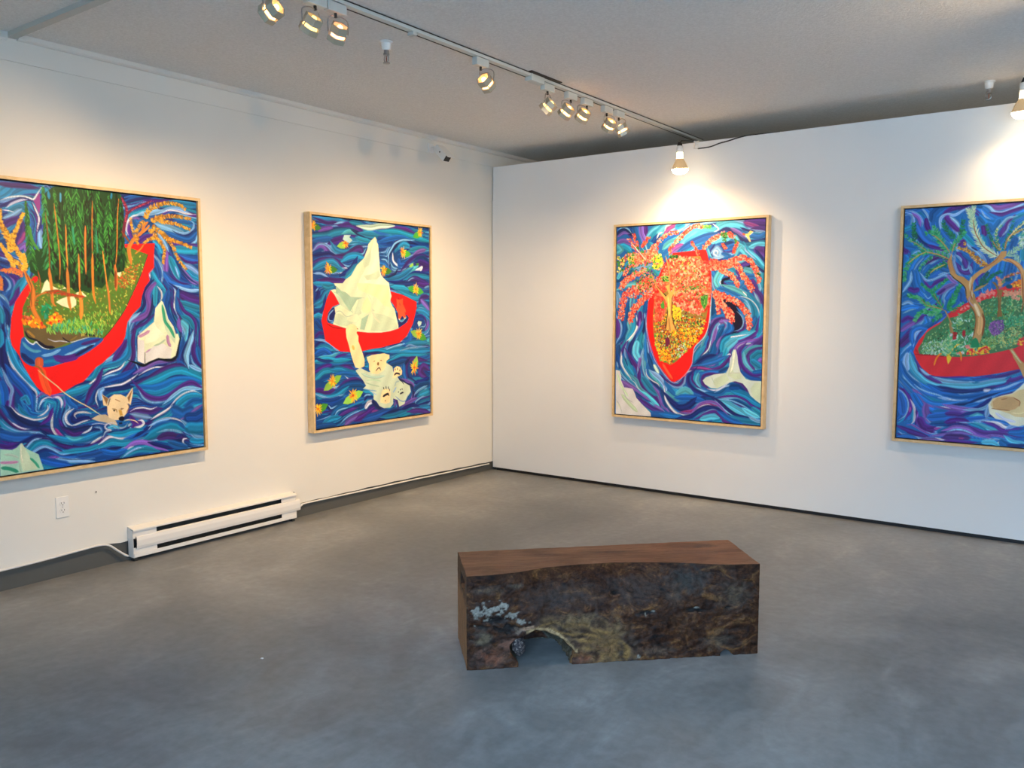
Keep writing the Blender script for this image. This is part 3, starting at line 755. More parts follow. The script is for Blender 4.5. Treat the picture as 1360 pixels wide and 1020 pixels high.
ART[2] = '''\
base D
flow B,T,D,B,T,D,T,V,N,L
w T 37 19,14 109,17 208,9 295,18
w V 25 53,22 136,42 207,36 279,47 338,42
w L 15 222,40 280,25 339,31
w V 39 279,47 368,34 428,52 489,80
w T 33 369,18 444,23 475,26
w P 37 72,100 121,85 178,76
w N 19 3,121 78,120 149,105 221,78 308,69 397,76 473,104
w T 44 16,141 134,133 206,106 323,87 412,91
w A 26 293,105 352,85 412,97
w N 26 397,81 473,104 550,115 590,130
w T 61 489,92 598,90 711,99 810,98
w B 56 599,56 711,59 844,37 964,23
w V 35 607,38 712,24 828,27 964,29 1016,43
w AW 40 474,42 536,43 583,40 663,22 778,13
w B 43 15,178 105,161 162,152
w V 38 161,184 219,165 292,149
w T 33 427,129 503,141 550,144
w D 62 662,125 792,140 759,148
w P 37 13,236 62,201 111,214 138,245 202,263
w L 15 13,236 48,202 97,194 146,212 188,248 260,266 334,251 387,215 456,194 533,184
w T 38 182,189 217,230 290,242 349,228
w N 25 12,278 88,263 145,255 195,263
w V 39 230,272 304,269 364,238 425,207 471,205 486,237
w L 11 439,245 486,243 517,202
w T 45 281,303 333,273 409,258 485,271
w V 22 11,326 73,301 144,293 215,300 273,336 316,362
w T 49 17,368 101,332 186,318 243,348
w W 9 272,355 324,359 286,385 235,398
w N 39 271,407 346,372 392,331 415,291
w T 45 315,422 360,388 415,336
w L 18 16,405 71,403 127,423
w V 38 77,451 140,449 226,452 300,445
w T 31 14,474 69,478 168,476
w T 43 711,59 861,54 998,74 1213,102
w B 35 678,136 776,112 877,94 980,99
w D 44 997,133 1103,145 1212,138
w N 28 773,281 774,222 817,173 877,129 963,124 1032,131
w L 15 757,281 757,235 792,187 834,143 911,115 998,109
w T 43 876,170 928,143 980,152
w D 56 807,232 790,280 831,313 908,316
w W 18 803,238 807,279 840,307 882,323
w L 13 773,292 806,332 865,341
w B 36 874,276 874,312 925,303
w T 37 996,193 1103,169 1212,169
w P 30 1049,220 1103,193 1175,177
w V 29 925,327 995,271 1084,230 1211,230
w D 52 1066,267 1156,251 1220,285
w V 67 1119,283 1210,310 1155,324
w W 22 1065,346 1110,332 1137,319 1118,350
w A 43 889,394 976,355 1065,322
w T 50 721,428 855,412 941,380 994,349
w N 26 770,444 871,447 958,415 1047,365 1209,372
w T 37 958,415 1046,389 1218,396
w V 44 949,458 1046,413 1135,435 1218,457
w L 9 958,445 1011,414 1046,407
w L 12 675,274 724,277 748,305
w N 17 738,410 822,384 847,354
w T 43 786,479 888,500 992,505
w V 37 1090,454 1162,465 1218,457
w L 15 1171,483 1217,470
w N 36 13,506 46,543 25,580
w L 10 19,532 47,505
w T 37 97,493 139,503 182,492
w T 37 24,618 80,596 109,547 160,519
w N 25 8,682 64,676 93,639 108,579
w T 31 14,708 42,698 70,709
w D 49 20,751 47,779 75,795
w V 25 11,853 46,827 88,833
w N 22 9,918 51,892 101,888
w L 16 17,875 87,882 143,906 200,946
w T 31 29,934 100,926 171,951
w B 37 15,972 85,953 155,989
w V 19 184,1017 242,998 302,989
w A 19 56,1000 141,999 214,980
w N 36 846,460 940,458 1045,449
w T 36 803,484 922,488 957,499
w T 51 904,524 991,553 1080,564 1207,538
w V 37 1106,606 1134,563 1207,556
w P 38 1133,588 1188,631 1215,655
w L 12 1078,649 1133,649 1169,661
w T 37 1078,667 1150,674 1214,705
w V 19 1059,722 1114,710 1168,735 1186,779
w D 59 1032,789 1059,741 1131,741
w P 23 1176,828 1204,792 1205,754
w B 51 986,849 985,909 915,931
w A 46 1156,952 1202,941 1212,916
w T 45 968,933 1056,930 1184,934
w N 23 1128,969 1211,960
w L 15 914,974 985,946 1074,967 1183,965
w T 44 846,977 949,1005 1073,998 1211,997
w N 19 914,992 984,976 1056,985
w L 17 711,978 795,957 898,937
w M 14 777,998 811,988 846,977
w D 29 785,1046 879,1038 966,1030 1073,1035
w B 30 1037,1046 1127,1056 1210,1041
w T 38 13,1031 112,1019 198,1035 301,1034
w N 19 20,1010 83,1029 154,1033
w V 37 11,1101 82,1078 139,1065
w T 44 10,1150 81,1105 153,1104
w V 26 226,1086 300,1079 360,1099
w T 45 167,1099 255,1104 314,1130 374,1134
w B 39 195,1140 284,1134 389,1152
w W 8 283,1151 328,1176 404,1176
w V 33 237,1221 297,1197 358,1184 435,1189
w N 26 312,1204 403,1199 481,1215
w D 59 222,1259 311,1232 434,1235 480,1250
w V 44 15,1237 92,1254 163,1248
w T 38 14,1269 105,1299 206,1291 281,1252
w L 15 14,1269 76,1291 148,1308 235,1293
w D 38 48,1316 147,1325 235,1310
w N 17 103,1354 131,1384 175,1388 234,1366
w L 9 125,1356 146,1380 204,1363
w B 51 159,1426 219,1387 293,1371
w L 10 173,1444 203,1408 248,1395 308,1390
w N 26 202,1453 247,1423 338,1404 415,1383
w V 24 232,1439 307,1418 384,1403
w T 38 72,1483 144,1458 217,1454
w L 11 231,1500 291,1462 368,1435 445,1420
w P 40 275,1517 336,1484 413,1463 492,1448
w V 47 397,1490 492,1459 572,1421
w M 35 571,1456 620,1449
w W 34 493,1401 517,1375 557,1367
w N 42 573,1368 605,1400 645,1427
w D 41 463,1306 526,1323 566,1326
w L 12 471,1324 502,1310 558,1314
w N 14 478,1348 502,1333
w T 34 479,1279 543,1284 574,1315
w B 62 491,1494 603,1482 719,1458
w N 36 635,1509 752,1474 855,1460
w T 36 685,1497 803,1497 959,1470
w P 22 804,1418 822,1384 796,1364
w V 22 779,1368 813,1365 838,1410 838,1434
w D 38 1,1503 71,1500 172,1505
w T 44 752,985 880,978 1020,996 1201,997
w L 10 862,990 985,970 1092,974
w N 26 742,1079 810,1047 914,1034 1019,1051
w D 43 759,1092 861,1074 930,1065
w T 29 776,1051 879,1020 984,1025 1127,1031
w V 34 946,1199 938,1126 965,1067 1037,1058 1145,1075
w N 22 929,1162 930,1101 974,1061
w V 53 1199,1153 1144,1125 1107,1173 1162,1207
w N 38 1052,1256 1143,1250 1199,1228
w B 44 912,1112 911,1173 928,1210
w P 30 893,1220 963,1243 1016,1272 1033,1328 996,1387
w N 22 876,1219 945,1260 998,1276 1024,1321 1014,1376
w D 60 1051,1305 1106,1284 1198,1279
w L 18 1050,1342 1087,1320 1170,1295
w L 12 1160,1363 1151,1331 1188,1303
w T 46 1105,1359 1197,1341
w L 12 1049,1441 1049,1410 1123,1379 1169,1377
w N 23 1067,1449 1140,1437 1215,1425
w T 46 1067,1474 1195,1467
w V 38 977,1484 1085,1488 1204,1512
w P 30 907,1428 978,1404 1050,1385
w N 30 889,1457 995,1436 1067,1449
w V 41 478,997 533,982 613,991
w N 24 477,1026 501,992 573,978 661,993
w T 27 501,975 613,968 727,984
f R 160,519 188,540 244,617 215,628 178,639 134,682 119,736 129,755 175,767 306,800 412,824 536,836 664,838 764,829 848,813 953,764 979,728 945,709 826,649 768,585 777,520 870,536 956,559 1070,600 1069,649 1023,777 951,872 864,924 762,938 662,955 565,960 470,974 347,977 243,967 186,935 101,883 82,795 69,741 85,682 122,585
f N 134,688 171,650 200,644 198,704 161,753 126,747
s L 9 185,660 141,698 140,737 176,742
f N 824,714 842,691 876,703 919,715 954,703 979,728 935,769 857,804 858,750
s A 12 866,750 909,745 953,721
s L 6 866,745 901,757 953,715
s DR 6 118,763 189,792 291,799
lily 7 67 56 10 1
lily 313 175 63 170 0
lily 142 365 65 0 0
lily 918 211 67 0 0
lily 701 356 65 0 0
lily 1118 38 66 160 0
lily 1062 497 69 10 1
lily 1093 857 74 200 1
lily 1035 1131 81 -70 0
lily 161 1181 72 150 1
lily 362 1303 79 160 1
lily 21 1373 74 -20 0
f H 995,307 1030,287 1039,305 1012,324 986,319
f E 1066,292 1101,284 1101,302 1074,309
f AW 1077,771 1090,753 1131,760 1122,784 1094,802
f AW 284,150 300,116 367,111 351,129 381,149 350,173 314,159
f IC 542,167 574,137 614,108 629,127 633,150 645,161 655,275 661,355 673,395 705,428 754,450 769,514 785,555 772,585 767,614 817,655 833,714 857,786 857,810 764,829 664,838 536,836 412,824 306,800 175,767 206,704 193,644 248,622 202,557 160,519 203,513 246,529 190,470 277,468 307,439 360,410 391,370 422,330 493,276 533,201
f IW 606,123 629,150 655,275 665,395 754,456 769,514 777,567 686,527 591,483 480,491 403,532 451,430 514,349 564,233
f IG 485,288 548,234 572,199 563,279 546,325 499,349 484,316
f IG 490,406 568,392 649,361 664,401 624,431 520,439
f IG2 211,486 261,523 305,533 357,566 494,570 417,588 354,666 377,683 295,650 252,589 210,540
f IG 239,540 281,600 354,683 244,622 195,551
s IG2 6 218,491 261,534 326,588 377,677
s IG2 6 174,530 238,551 296,616 376,689
f IY 419,464 528,462 753,474 768,596 800,649 701,632 621,569 511,536 434,514
f IY 461,655 486,598 526,564 564,621 555,672 523,689 476,683
f IG 199,693 235,688 323,722 353,711 383,739 352,789 233,776 183,753
f IG 384,694 432,587 479,570 453,666 461,689 414,711
f IG 526,541 565,581 571,649 603,672 563,678 564,598
f IC 308,733 354,700 414,694 460,729 413,756 352,750
f IG2 460,729 539,695 506,769 489,814 443,808
f IG 579,684 700,702 816,738 848,810 697,830 552,821 569,770
s IW 14 571,672 602,724 650,760
s IG2 5 199,682 250,672 308,711 376,700
f PO 835,575 861,584 886,581 912,572 911,619 941,661 945,685 928,679 944,727 923,733 901,709 875,739 858,738 855,691 834,661 843,626
s PW 21 869,608 881,631
s WW 10 862,736 875,739
s WW 10 923,730 940,728
s DR 7 865,566 865,581
f BR 299,811 307,788 344,770 382,770 412,788 419,813 407,835 426,859 425,898 455,962 485,1037 483,1089 436,1104 390,1095 368,1049 347,991 326,923 305,867
s BO 26 364,930 378,959
s DR 5 412,802 423,807
f AB 390,1118 437,1098 483,1118 530,1138 726,1079 784,1111 792,1148 817,1167 859,1218 980,1275 992,1325 934,1382 916,1417 855,1435 839,1379 788,1363 787,1405 753,1432 686,1431 637,1409 605,1371 573,1350 574,1310 527,1277 464,1260 496,1240 466,1197 412,1142
s AW 20 451,1144 529,1172 609,1183 691,1177
s IG2 11 497,1199 576,1199 657,1216
s IG2 8 497,1217 560,1238 640,1256
s L 7 464,1260 543,1278 607,1289
s L 5 551,1290 606,1318
s AW 14 806,1268 824,1234 858,1230
s L 10 789,1315 823,1276
s L 7 814,1347 873,1388 925,1393 961,1347
s K 6 859,1218 893,1238 910,1258
f BR 508,1021 532,1017 564,1007 637,1004 694,1000 719,1007 752,1015 751,1044 718,1060 717,1090 683,1135 626,1158 561,1151 530,1120 531,1074 516,1050
s K 7 602,1133 626,1114 643,1112 655,1131
s DS 21 627,1073 627,1085
s DS 5 579,1059 595,1054
s DS 6 652,1054 668,1055
f BR 800,1124 835,1108 869,1116 894,1148 890,1178 842,1193 782,1201 800,1160
s K 7 813,1125 817,1140
s K 7 839,1123 841,1140
s K 7 869,1137 864,1149
s K 14 804,1178 825,1165 851,1169 868,1176
f BR 664,1299 689,1277 755,1288 759,1325 749,1390 703,1397 646,1380 651,1339
s K 8 681,1265 689,1283
s K 8 710,1258 712,1285
s K 8 735,1263 735,1287
s K 7 751,1282 747,1300
s K 18 675,1338 705,1326 730,1322 742,1335
s K 8 700,1370 700,1376
s K 12 865,1333 887,1326 905,1324
s K 7 844,1319 853,1314
s K 7 866,1303 879,1295
s K 7 888,1293 896,1299
'''
ART[3] = '''\
base B
flow B,T,B,T,A,L,V,B
w D 39 5,-4 74,-12 143,16 170,53
w N 32 6,51 47,23 95,25 137,63
w L 10 5,20 53,-1 102,14 136,51
w P 19 13,69 61,41 102,50
w B 51 163,-1 184,66 212,127
w P 50 224,8 231,56 252,99
w V 31 264,5 264,46 278,76
w P 39 13,118 62,108 110,122 165,136
w T 45 7,166 62,150 118,183
w A 32 14,142 49,180 8,202
w T 50 292,83 317,43 369,16 434,2
w C 25 272,82 317,37 369,10
w A 43 371,104 377,64 409,36 447,9
w D 44 319,155 345,109 371,87
w W 10 358,104 377,69 409,54
w M 37 435,55 467,22 505,6 568,-1
w P 24 524,36 562,10 600,0
w W 10 428,49 441,14 486,0
w A 37 424,177 462,144 539,118
w L 42 550,44 581,17 624,-4
w C 48 571,149 627,105 682,68 756,66
w W 13 552,154 590,155 652,124 726,104 823,98
w M 36 496,209 534,176 578,166
w P 24 509,210 553,188 590,172
w W 8 566,195 609,156 658,130
w B 65 603,179 665,136 757,117 823,103
w T 37 306,143 346,186 373,228
w D 58 10,416 80,393 148,364
w A 26 17,404 44,362
w A 32 18,495 94,466 190,455
w T 37 349,357 376,382 401,359
w T 42 537,20 575,5
w L 29 687,11 748,-2 821,-4
w A 29 761,49 834,59 869,22 940,3 1022,3
w C 52 664,118 750,77 835,87 882,45 964,21 1046,37 1093,73
w W 8 821,13 870,55 835,76
w L 22 1010,2 1068,16 1115,58 1173,88
w V 67 1103,19 1171,28 1228,37
w M 22 1080,23 1138,42 1183,61
w V 28 1133,69 1184,67 1229,86
w L 17 1093,73 1162,87 1229,96
w N 17 1052,60 1093,78 1139,86
w B 28 1117,112 1185,127 1229,102
w N 28 871,78 930,58 989,89 1037,131 1095,161 1169,164 1231,145
w P 23 977,61 1024,86 1071,121
w B 42 578,189 665,141 763,106 847,93
w C 35 824,154 884,134 943,137
w A 34 919,114 1002,123 1026,174
w W 8 836,149 883,112 931,109
w N 21 921,215 909,175 944,165 991,162
w B 40 968,189 1003,184 933,209
w T 39 1026,158 1084,188 1164,180 1231,167
w C 45 1021,185 1062,215 1086,243
w A 23 1005,262 1027,213 1050,192
w C 28 1119,200 1175,181 1232,183
w T 39 1084,193 1103,233 1144,267 1202,335 1225,363
w L 13 1079,188 1085,221 1121,255 1167,296
w V 55 1177,225 1211,232 1234,249
w N 22 1165,230 1201,275 1230,314
w C 20 1120,233 1178,280 1225,336
w N 23 831,188 814,222 821,267 851,285 911,281
w L 41 832,222 861,201 886,230 875,258 844,245
w W 9 863,257 838,239 844,217 868,224 862,246
w L 17 839,268 887,269 958,244
w B 29 910,242 958,261 923,276
w A 21 789,204 808,255 840,302
w B 35 803,278 816,307
w B 53 835,370 866,404 867,450
w A 35 889,371 866,410 855,449 880,490
w C 23 914,394 891,427 892,467
w W 8 927,439 891,450 910,484 940,513
w K 17 996,385 962,423 915,439 910,467 940,507
w T 34 937,361 984,362 1008,385
w V 23 1019,374 1044,408 1033,441
w V 34 1053,336 1088,321 1129,344
w K 14 1071,359 1123,338
w A 39 1089,365 1129,377 1154,427
w B 34 1107,415 1148,416
w V 34 1143,449 1155,488 1167,521
w B 46 975,485 1023,497 1068,453
w L 22 1195,472 1207,500 1196,522
w L 23 940,485 988,508
w T 28 1226,379 1222,445 1218,489
w N 17 1180,351 1226,385
w B 52 893,507 965,530 1036,564
w A 34 940,485 1011,508 1082,543 1129,587 1154,654
w W 8 1070,526 1105,559
w V 34 1155,477 1173,521 1208,560 1227,610
w L 20 1162,543 1186,588 1211,654
w T 62 1129,576 1170,632 1184,709 1158,799
w W 7 1036,564 1094,570 1153,604 1194,665 1202,731
w P 9 1206,676 1202,743 1175,810
w T 34 1216,654 1219,742 1193,854
w V 23 1191,765 1181,821 1136,866 1067,884 1021,914 987,960 982,1006
w B 51 1089,822 1146,776 1167,732
w T 40 996,846 1078,839 1147,821
w C 40 927,939 985,886 1055,862 1136,832
w W 8 920,928 961,875 1043,857 1119,844
w A 52 928,996 962,938 1021,891
w P 17 1000,1016 1033,936 1103,900 1194,876 1222,853
w W 9 1035,992 1045,941 1091,917 1160,905 1217,870
w V 45 1161,921 1206,898 1228,875
w V 34 1092,923 1052,969 1047,1026 1061,1082
w P 28 1105,990 1116,956 1149,922
w A 34 1101,1075 1088,1025 1105,979 1161,944 1224,936
w V 28 1130,1074 1117,1024 1139,978 1185,954 1224,942
w T 51 1159,1067 1163,1011 1197,982 1225,981
w P 28 1199,1054 1221,1026
w K 75 1015,654 1039,705 1035,767
w K 52 942,598 1003,637 1062,688 1059,789 1007,823
w K 17 948,824 995,812 972,847
w B 23 1038,654 1080,699 1087,755
w L 11 1027,671 1069,710 1082,760 1059,806 1007,823
w V 14 1093,749 1088,800 1042,823
w D 59 840,580 842,654 849,723
w B 35 843,723 885,700 933,688
w L 9 821,563 817,654 820,769
w P 9 820,769 850,734 897,717
w V 27 806,954 804,884 821,815 862,751 916,728 946,734
w L 29 841,907 858,826 898,757
w P 24 836,941 853,872 869,803
w P 35 904,751 952,750 947,790
w L 14 934,751 959,779 936,813
w B 52 976,762 983,801 948,847 902,894
w B 23 899,791 923,785
w D 24 855,964 877,894 923,802
w P 23 867,981 890,905 925,859
w N 18 984,835 925,870 903,939 892,997
w T 35 915,973 926,905 973,864
w B 42 792,873 774,908 763,961
w T 54 703,1062 714,997 763,949
w A 18 750,944 773,885 797,844
w V 18 793,954 782,989 752,1019
w W 8 752,1019 806,965 829,895
w D 48 721,1061 783,1030 843,993 854,929
w N 30 715,1073 795,1023 868,1009
w B 35 832,1057 892,1020 916,996
w P 8 809,1087 857,1073 893,1037 922,996
w T 29 906,1066 940,1007 951,961
w V 21 918,1082 965,1046 976,1017
w W 8 941,1018 982,994 989,1045 978,1080
w L 39 12,532 27,593 20,642
w D 59 48,618 42,679 98,704 85,802
w D 65 104,643 84,740 86,838 31,913
w L 17 14,729 50,790 44,864 17,914
w V 39 11,753 23,815 16,877
w D 38 273,607 261,667
w A 65 140,776 155,825 128,887
w T 39 167,752 161,825 114,887
w W 17 194,739 202,776 182,837 142,886 108,918
w V 38 221,691 221,739 208,776
w L 13 261,685 269,751 270,823
w P 19 222,751 216,812 182,861
w B 26 249,763 223,824 169,898
w N 23 269,739 257,824 224,885
w L 10 275,691 276,763 284,835 312,943
w T 38 237,860 224,933 252,981
w V 24 108,924 74,974 53,1024
w L 13 108,924 88,986 96,1047 131,1114
w N 32 169,898 136,960 130,1022 158,1094 193,1117
w W 9 177,922 164,971 171,1032 206,1080
w C 52 197,934 185,1008 213,1055
w L 15 252,981 233,1043 213,1104
w P 26 226,1061 220,1104
w D 40 31,963 25,1037 26,1099
w W 13 60,1036 54,1086 76,1122
w B 38 278,884 279,980 288,1077
w P 25 291,859 306,943 327,1009
w L 10 285,896 299,980 300,1040 288,1089
w B 44 333,1015 348,1063 368,1104
w D 33 18,1031 26,1087 41,1136
w L 11 12,1087 27,1137
w W 16 53,1036 54,1098 90,1159 132,1206
w T 46 89,1072 117,1127 160,1180
w N 9 82,1048 117,1120
w B 26 173,1118 187,1167
w V 32 130,1034 172,1094 214,1153 222,1214 250,1274 312,1319 373,1364 400,1411
w L 15 253,1005 214,1117 207,1153
w P 19 233,1055 214,1129
w A 32 153,1205 195,1234 230,1299 312,1356
w L 10 56,1197 112,1238 175,1278 216,1300
w P 39 70,1253 134,1286 189,1308
w W 10 133,1225 181,1253 216,1300 278,1346 340,1378 387,1424 447,1468 481,1490
w C 32 244,1323 299,1357 353,1396 407,1447
w D 26 196,1332 265,1365 313,1392
w P 19 189,1308 244,1342 306,1381
w V 38 232,1391 300,1430 368,1462 448,1480
w P 19 367,1425 434,1457
w B 63 342,1500 422,1506 501,1507
w D 38 307,1040 335,1112 390,1182 456,1239
w L 15 253,1042 255,1133 283,1199 337,1233
w W 9 282,1138 289,1186 337,1227 391,1254 405,1290
w T 58 263,1224 325,1294 365,1322
w B 38 354,1050 375,1122 429,1192
w AW 25 355,1105 389,1158
w L 38 336,1160 403,1205 444,1251 458,1305
w N 16 337,1239 405,1290 432,1348 473,1406
w P 23 365,1292 405,1338 420,1398 473,1454
w D 38 418,1301 446,1372 460,1419
w B 68 470,1238 522,1283 601,1338 665,1346
w T 55 535,1270 600,1308 689,1309
w C 31 581,1309 625,1283 676,1304
w A 31 458,1311 517,1355 582,1369
w L 13 451,1305 485,1345 537,1384
w W 19 451,1323 459,1371 499,1428 552,1473 617,1492 680,1481 729,1436
w P 18 591,1470 667,1470 723,1431
w N 43 471,1346 531,1402 603,1439 666,1405 721,1354 802,1337
w N 25 511,1391 590,1434 654,1430
w V 16 416,1180 483,1237
w V 31 502,1248 548,1264 599,1237 617,1195 648,1134 704,1108
w L 12 456,1227 522,1265 574,1268 612,1236 630,1182 679,1133 722,1108
w B 43 625,1265 663,1287 739,1318
w D 30 648,1170 649,1223 688,1274 752,1305
w V 18 686,1156 687,1209 738,1259
w B 50 435,1493 566,1508 668,1500
w W 7 617,1177 642,1146 704,1120
w V 24 685,1121 747,1107 809,1121 870,1113 930,1082 971,1029
w M 14 697,1109 747,1107 834,1115
w P 14 796,1087 857,1079 892,1020
w B 36 759,1083 857,1056 941,1018
w B 36 767,1152 834,1138 907,1134 955,1104
w D 29 907,1134 966,1103
w N 28 686,1138 648,1175 650,1229 688,1274 751,1299 814,1325
w T 24 705,1161 693,1214 726,1260 764,1281
w V 15 686,1150 681,1203 713,1243 744,1265
w A 30 730,1160 718,1207 744,1247
w V 22 871,1148 798,1157 768,1182 769,1228 806,1255
w L 14 738,1271 801,1291 887,1291
w A 43 562,1317 625,1283 676,1310
w B 49 563,1352 665,1346 753,1352
w B 47 826,1295 911,1290 970,1235 1041,1220
w L 14 886,1280 946,1242 1011,1227
w W 9 806,1267 862,1275 910,1261 981,1211
w D 46 1006,1244 1053,1242 1089,1274
w V 14 1004,1199 1070,1212 1112,1250 1142,1299
w T 57 1030,1283 1113,1306 1172,1342 1236,1372
w V 15 888,1332 960,1316 1043,1311 1114,1335 1161,1371 1237,1400
w D 29 814,1342 888,1343 961,1356 1044,1345 1115,1374
w L 9 863,1345 936,1340 1008,1347 1103,1381 1151,1412
w C 58 937,1363 1021,1404 1081,1434 1117,1454
w C 34 1104,1404 1151,1429 1209,1453
w T 34 1173,1393 1238,1434
w N 23 851,1334 913,1365 974,1413 1046,1454 1146,1469
w L 14 901,1377 962,1431 1035,1472 1118,1488
w T 41 963,1466 1059,1487 1234,1496
w L 23 1152,1463 1210,1486 1239,1484
w N 37 564,1424 615,1420 666,1393 703,1355
w M 22 629,1455 692,1445 741,1406 803,1384 865,1391
w W 9 565,1472 629,1485 692,1462 754,1411 815,1389 852,1398
w N 34 604,1505 680,1487 742,1441 804,1413 865,1415 938,1438
w P 18 704,1438 753,1387 827,1365 889,1378 950,1432
w L 12 731,1495 792,1455 853,1427 914,1440
w V 21 743,1494 805,1460 866,1438 903,1459 940,1502 1000,1520
w C 42 768,1504 842,1481 891,1483
w T 30 867,1519 916,1504
w B 35 914,1446 1000,1492 1071,1509
w V 29 1064,992 1066,1048 1108,1114 1167,1145 1230,1137
w A 34 1094,1002 1101,1047 1142,1090 1212,1115
w V 17 1129,1012 1136,1057 1177,1106
w D 23 1085,1126 1144,1163 1225,1176
w B 28 1172,1123 1229,1114
w P 39 1199,1065 1227,1042
w T 45 1164,1044 1211,1076
f IW2 4,1156 41,1161 56,1197 56,1241 85,1295 162,1303 183,1339 197,1375 246,1421 294,1461 328,1489 332,1519 9,1522
s IG 20 20,1187 57,1284 121,1368
s DS2 5 9,1400 45,1447 67,1508
s IG 33 65,1359 136,1429 206,1486
s IW 13 16,1424 52,1472
s DS2 5 71,1308 107,1381 163,1414
f IC3 768,1205 792,1180 859,1154 955,1138 978,1091 994,1028 999,982 1010,959 1028,959 1041,1004 1048,1060 1068,1127 1110,1176 1145,1186 1231,1187 1236,1361 1195,1335 1148,1299 1123,1249 1087,1211 1028,1197 981,1211 934,1237 886,1262 837,1259 787,1233
f IG 860,1189 955,1144 980,1188 934,1231 886,1257 855,1224
f IG 990,1079 1015,1130 1068,1133 1075,1178 1028,1186 968,1155
f IG 1146,1248 1180,1201 1231,1193 1235,1344 1171,1314
s IW 12 1017,970 1007,1073 991,1131
s IG2 4 841,1178 861,1218
s DS2 3 991,1136 1062,1133
f R 771,203 784,237 817,363 826,506 817,620 808,792 773,862 700,945 683,1004 678,1074 623,1177 534,1229 502,1224 442,1161 388,1097 347,1021 312,919 283,799 282,727 293,595 325,517 414,324 502,221
f U 729,253 800,420 804,620 788,723 753,816 699,898 638,970 544,1068 493,1099 454,1077 400,1019 366,942 344,858 336,750 338,678 346,589 385,524 429,430 477,255
s PK3 6 279,769 291,871 333,1009 395,1115 515,1233 598,1190 672,1092 689,998 755,909
s W 5 827,540 813,735 779,862 700,945 683,1015
s PO 19 428,1090 468,1148 514,1206
g YL,OG,Y,E,O2,H,YL 14 9 1000 0 90 341,684 789,741 760,827 700,922 601,1006 493,1093 401,1061 359,942
g H,E,G1,U,AW 15 5 350 -70 60 353,595 786,597 771,769 650,923 493,1075 400,1013
g R2,M2,O2,BT,G1,CO 11 7 420 0 90 340,595 786,597 771,769 681,922 493,1075 400,1013
g YL,OG 16 11 90 0 90 488,820 759,799 712,921 594,977 541,902
g YL,OG 19 13 60 0 90 373,966 491,986 492,1063 427,1054
g YL 18 13 40 0 90 504,631 581,654 570,725 505,725
g AW,H,IC3 15 6 60 -80 40 567,919 656,923 607,1006 557,1043 530,997
g DR,K2 9 4 220 0 90 348,684 776,741 700,922 493,1081 400,1013
s M2 37 463,880 471,939
s M2 25 457,904 468,951
g CO,CO2,CO3,CO4 14 12 1500 0 90 478,267 541,246 667,262 730,287 816,301 792,334 820,506 811,643 726,701 613,666 523,619 483,537 454,383
g E,G1,H 14 5 110 0 90 478,267 667,262 796,505 737,649 547,561
g CO,CO2,CO3 14 11 300 0 90 353,607 339,535 418,536 458,619 421,738 349,762
d CO,CO2,CO3,CO4 13 60 32 110,98 144,136 179,179 268,272
d CO,CO2,CO3,CO4 13 40 28 157,58 178,119 192,162
d CO,CO2,CO3 13 50 28 285,94 252,134 233,157
d CO,CO2,CO3,CO4 12 100 35 538,66 474,69 423,89 384,123 339,162 300,202
d CO,CO2,CO3,CO4 12 150 34 749,32 675,22 626,53 576,91 526,135 476,185 471,232
d CO,CO2,CO3 12 40 24 653,146 691,194 710,240
d CO,CO2,CO3,CO4 13 80 39 44,301 78,247 146,214 227,235
d CO,CO2,CO3,CO4 13 80 36 79,375 106,327 167,305 248,283
d CO,CO2,CO3,CO4 13 200 51 46,484 87,429 169,383 256,343
d CO,CO2,CO3,CO4 13 200 65 49,728 55,642 82,551 170,491 284,439
d CO,CO2,CO3,CO4 13 200 58 133,746 159,667 219,606 286,547
d CO,CO2,CO3,CO4 13 260 81 268,272 307,237 374,275 388,323
d CO,CO2,CO3,CO4 13 250 95 218,486 284,415 324,464 272,547
d CO,CO2,CO3,CO4 12 150 62 376,417 404,477 441,371 427,324
d CO,CO2,CO3 12 100 50 351,476 417,501 455,466
g YL,YL2,E 16 11 80 0 90 320,202 399,229 414,335 322,333
g YL,YL2,E 14 10 70 0 90 105,230 227,235 241,283 106,291
g YL2,E,G1 17 9 60 0 90 8,215 78,253 65,350 10,361
g E,G1,G3 17 6 90 -45 50 91,193 267,236 377,429 257,415 79,350
g E,G1 16 6 40 -60 40 158,136 267,224 241,247
g E,G1,H 16 6 60 30 60 402,400 467,401 462,442 416,441
g E,G1 15 6 40 0 40 477,238 547,240 542,263 478,261
g E,H 14 5 40 0 40 748,20 815,24 810,46 749,43
g E,G1 14 5 40 0 60 603,485 758,465 771,494 610,515
d CO,CO2,CO3,CO4 12 110 33 752,191 788,158 830,126 883,106 907,91
d CO,CO2,CO3 11 50 34 954,99 990,117
d CO,CO2,CO3 12 40 20 908,169 927,204
d CO,CO2,CO3 11 60 26 1020,157 1009,190 993,234
d CO,CO2,CO3,CO4 13 300 64 816,335 912,326 994,307
d CO,CO2,CO3,CO4 13 140 38 889,360 949,389 997,424 1034,481
d CO,CO2,CO3,CO4 12 220 45 983,306 1030,341 1073,414 1115,471 1139,515
d CO,CO2,CO3,CO4 12 240 40 936,327 1006,285 1064,276 1116,299 1151,345 1175,395 1194,456
g E,G1 14 6 50 45 60 889,90 942,81 932,153 908,152
g E,G1 11 5 20 80 40 996,134 1020,152 1003,173
d E,G1 9 14 11 1175,389 1198,406
d CO,CO2,CO3,CO4 14 260 46 845,529 918,558 990,587 1049,621 1097,671 1121,727 1129,793
d CO2,CO3,CO4 14 200 47 845,540 895,592 932,643 968,677 993,744
d CO2,CO3,CO4 14 60 29 870,575 877,631 885,688
g CO3,CO4 13 10 70 0 90 932,677 1004,677 1005,750 945,722
f E 736,562 797,545 792,620 769,660 743,620
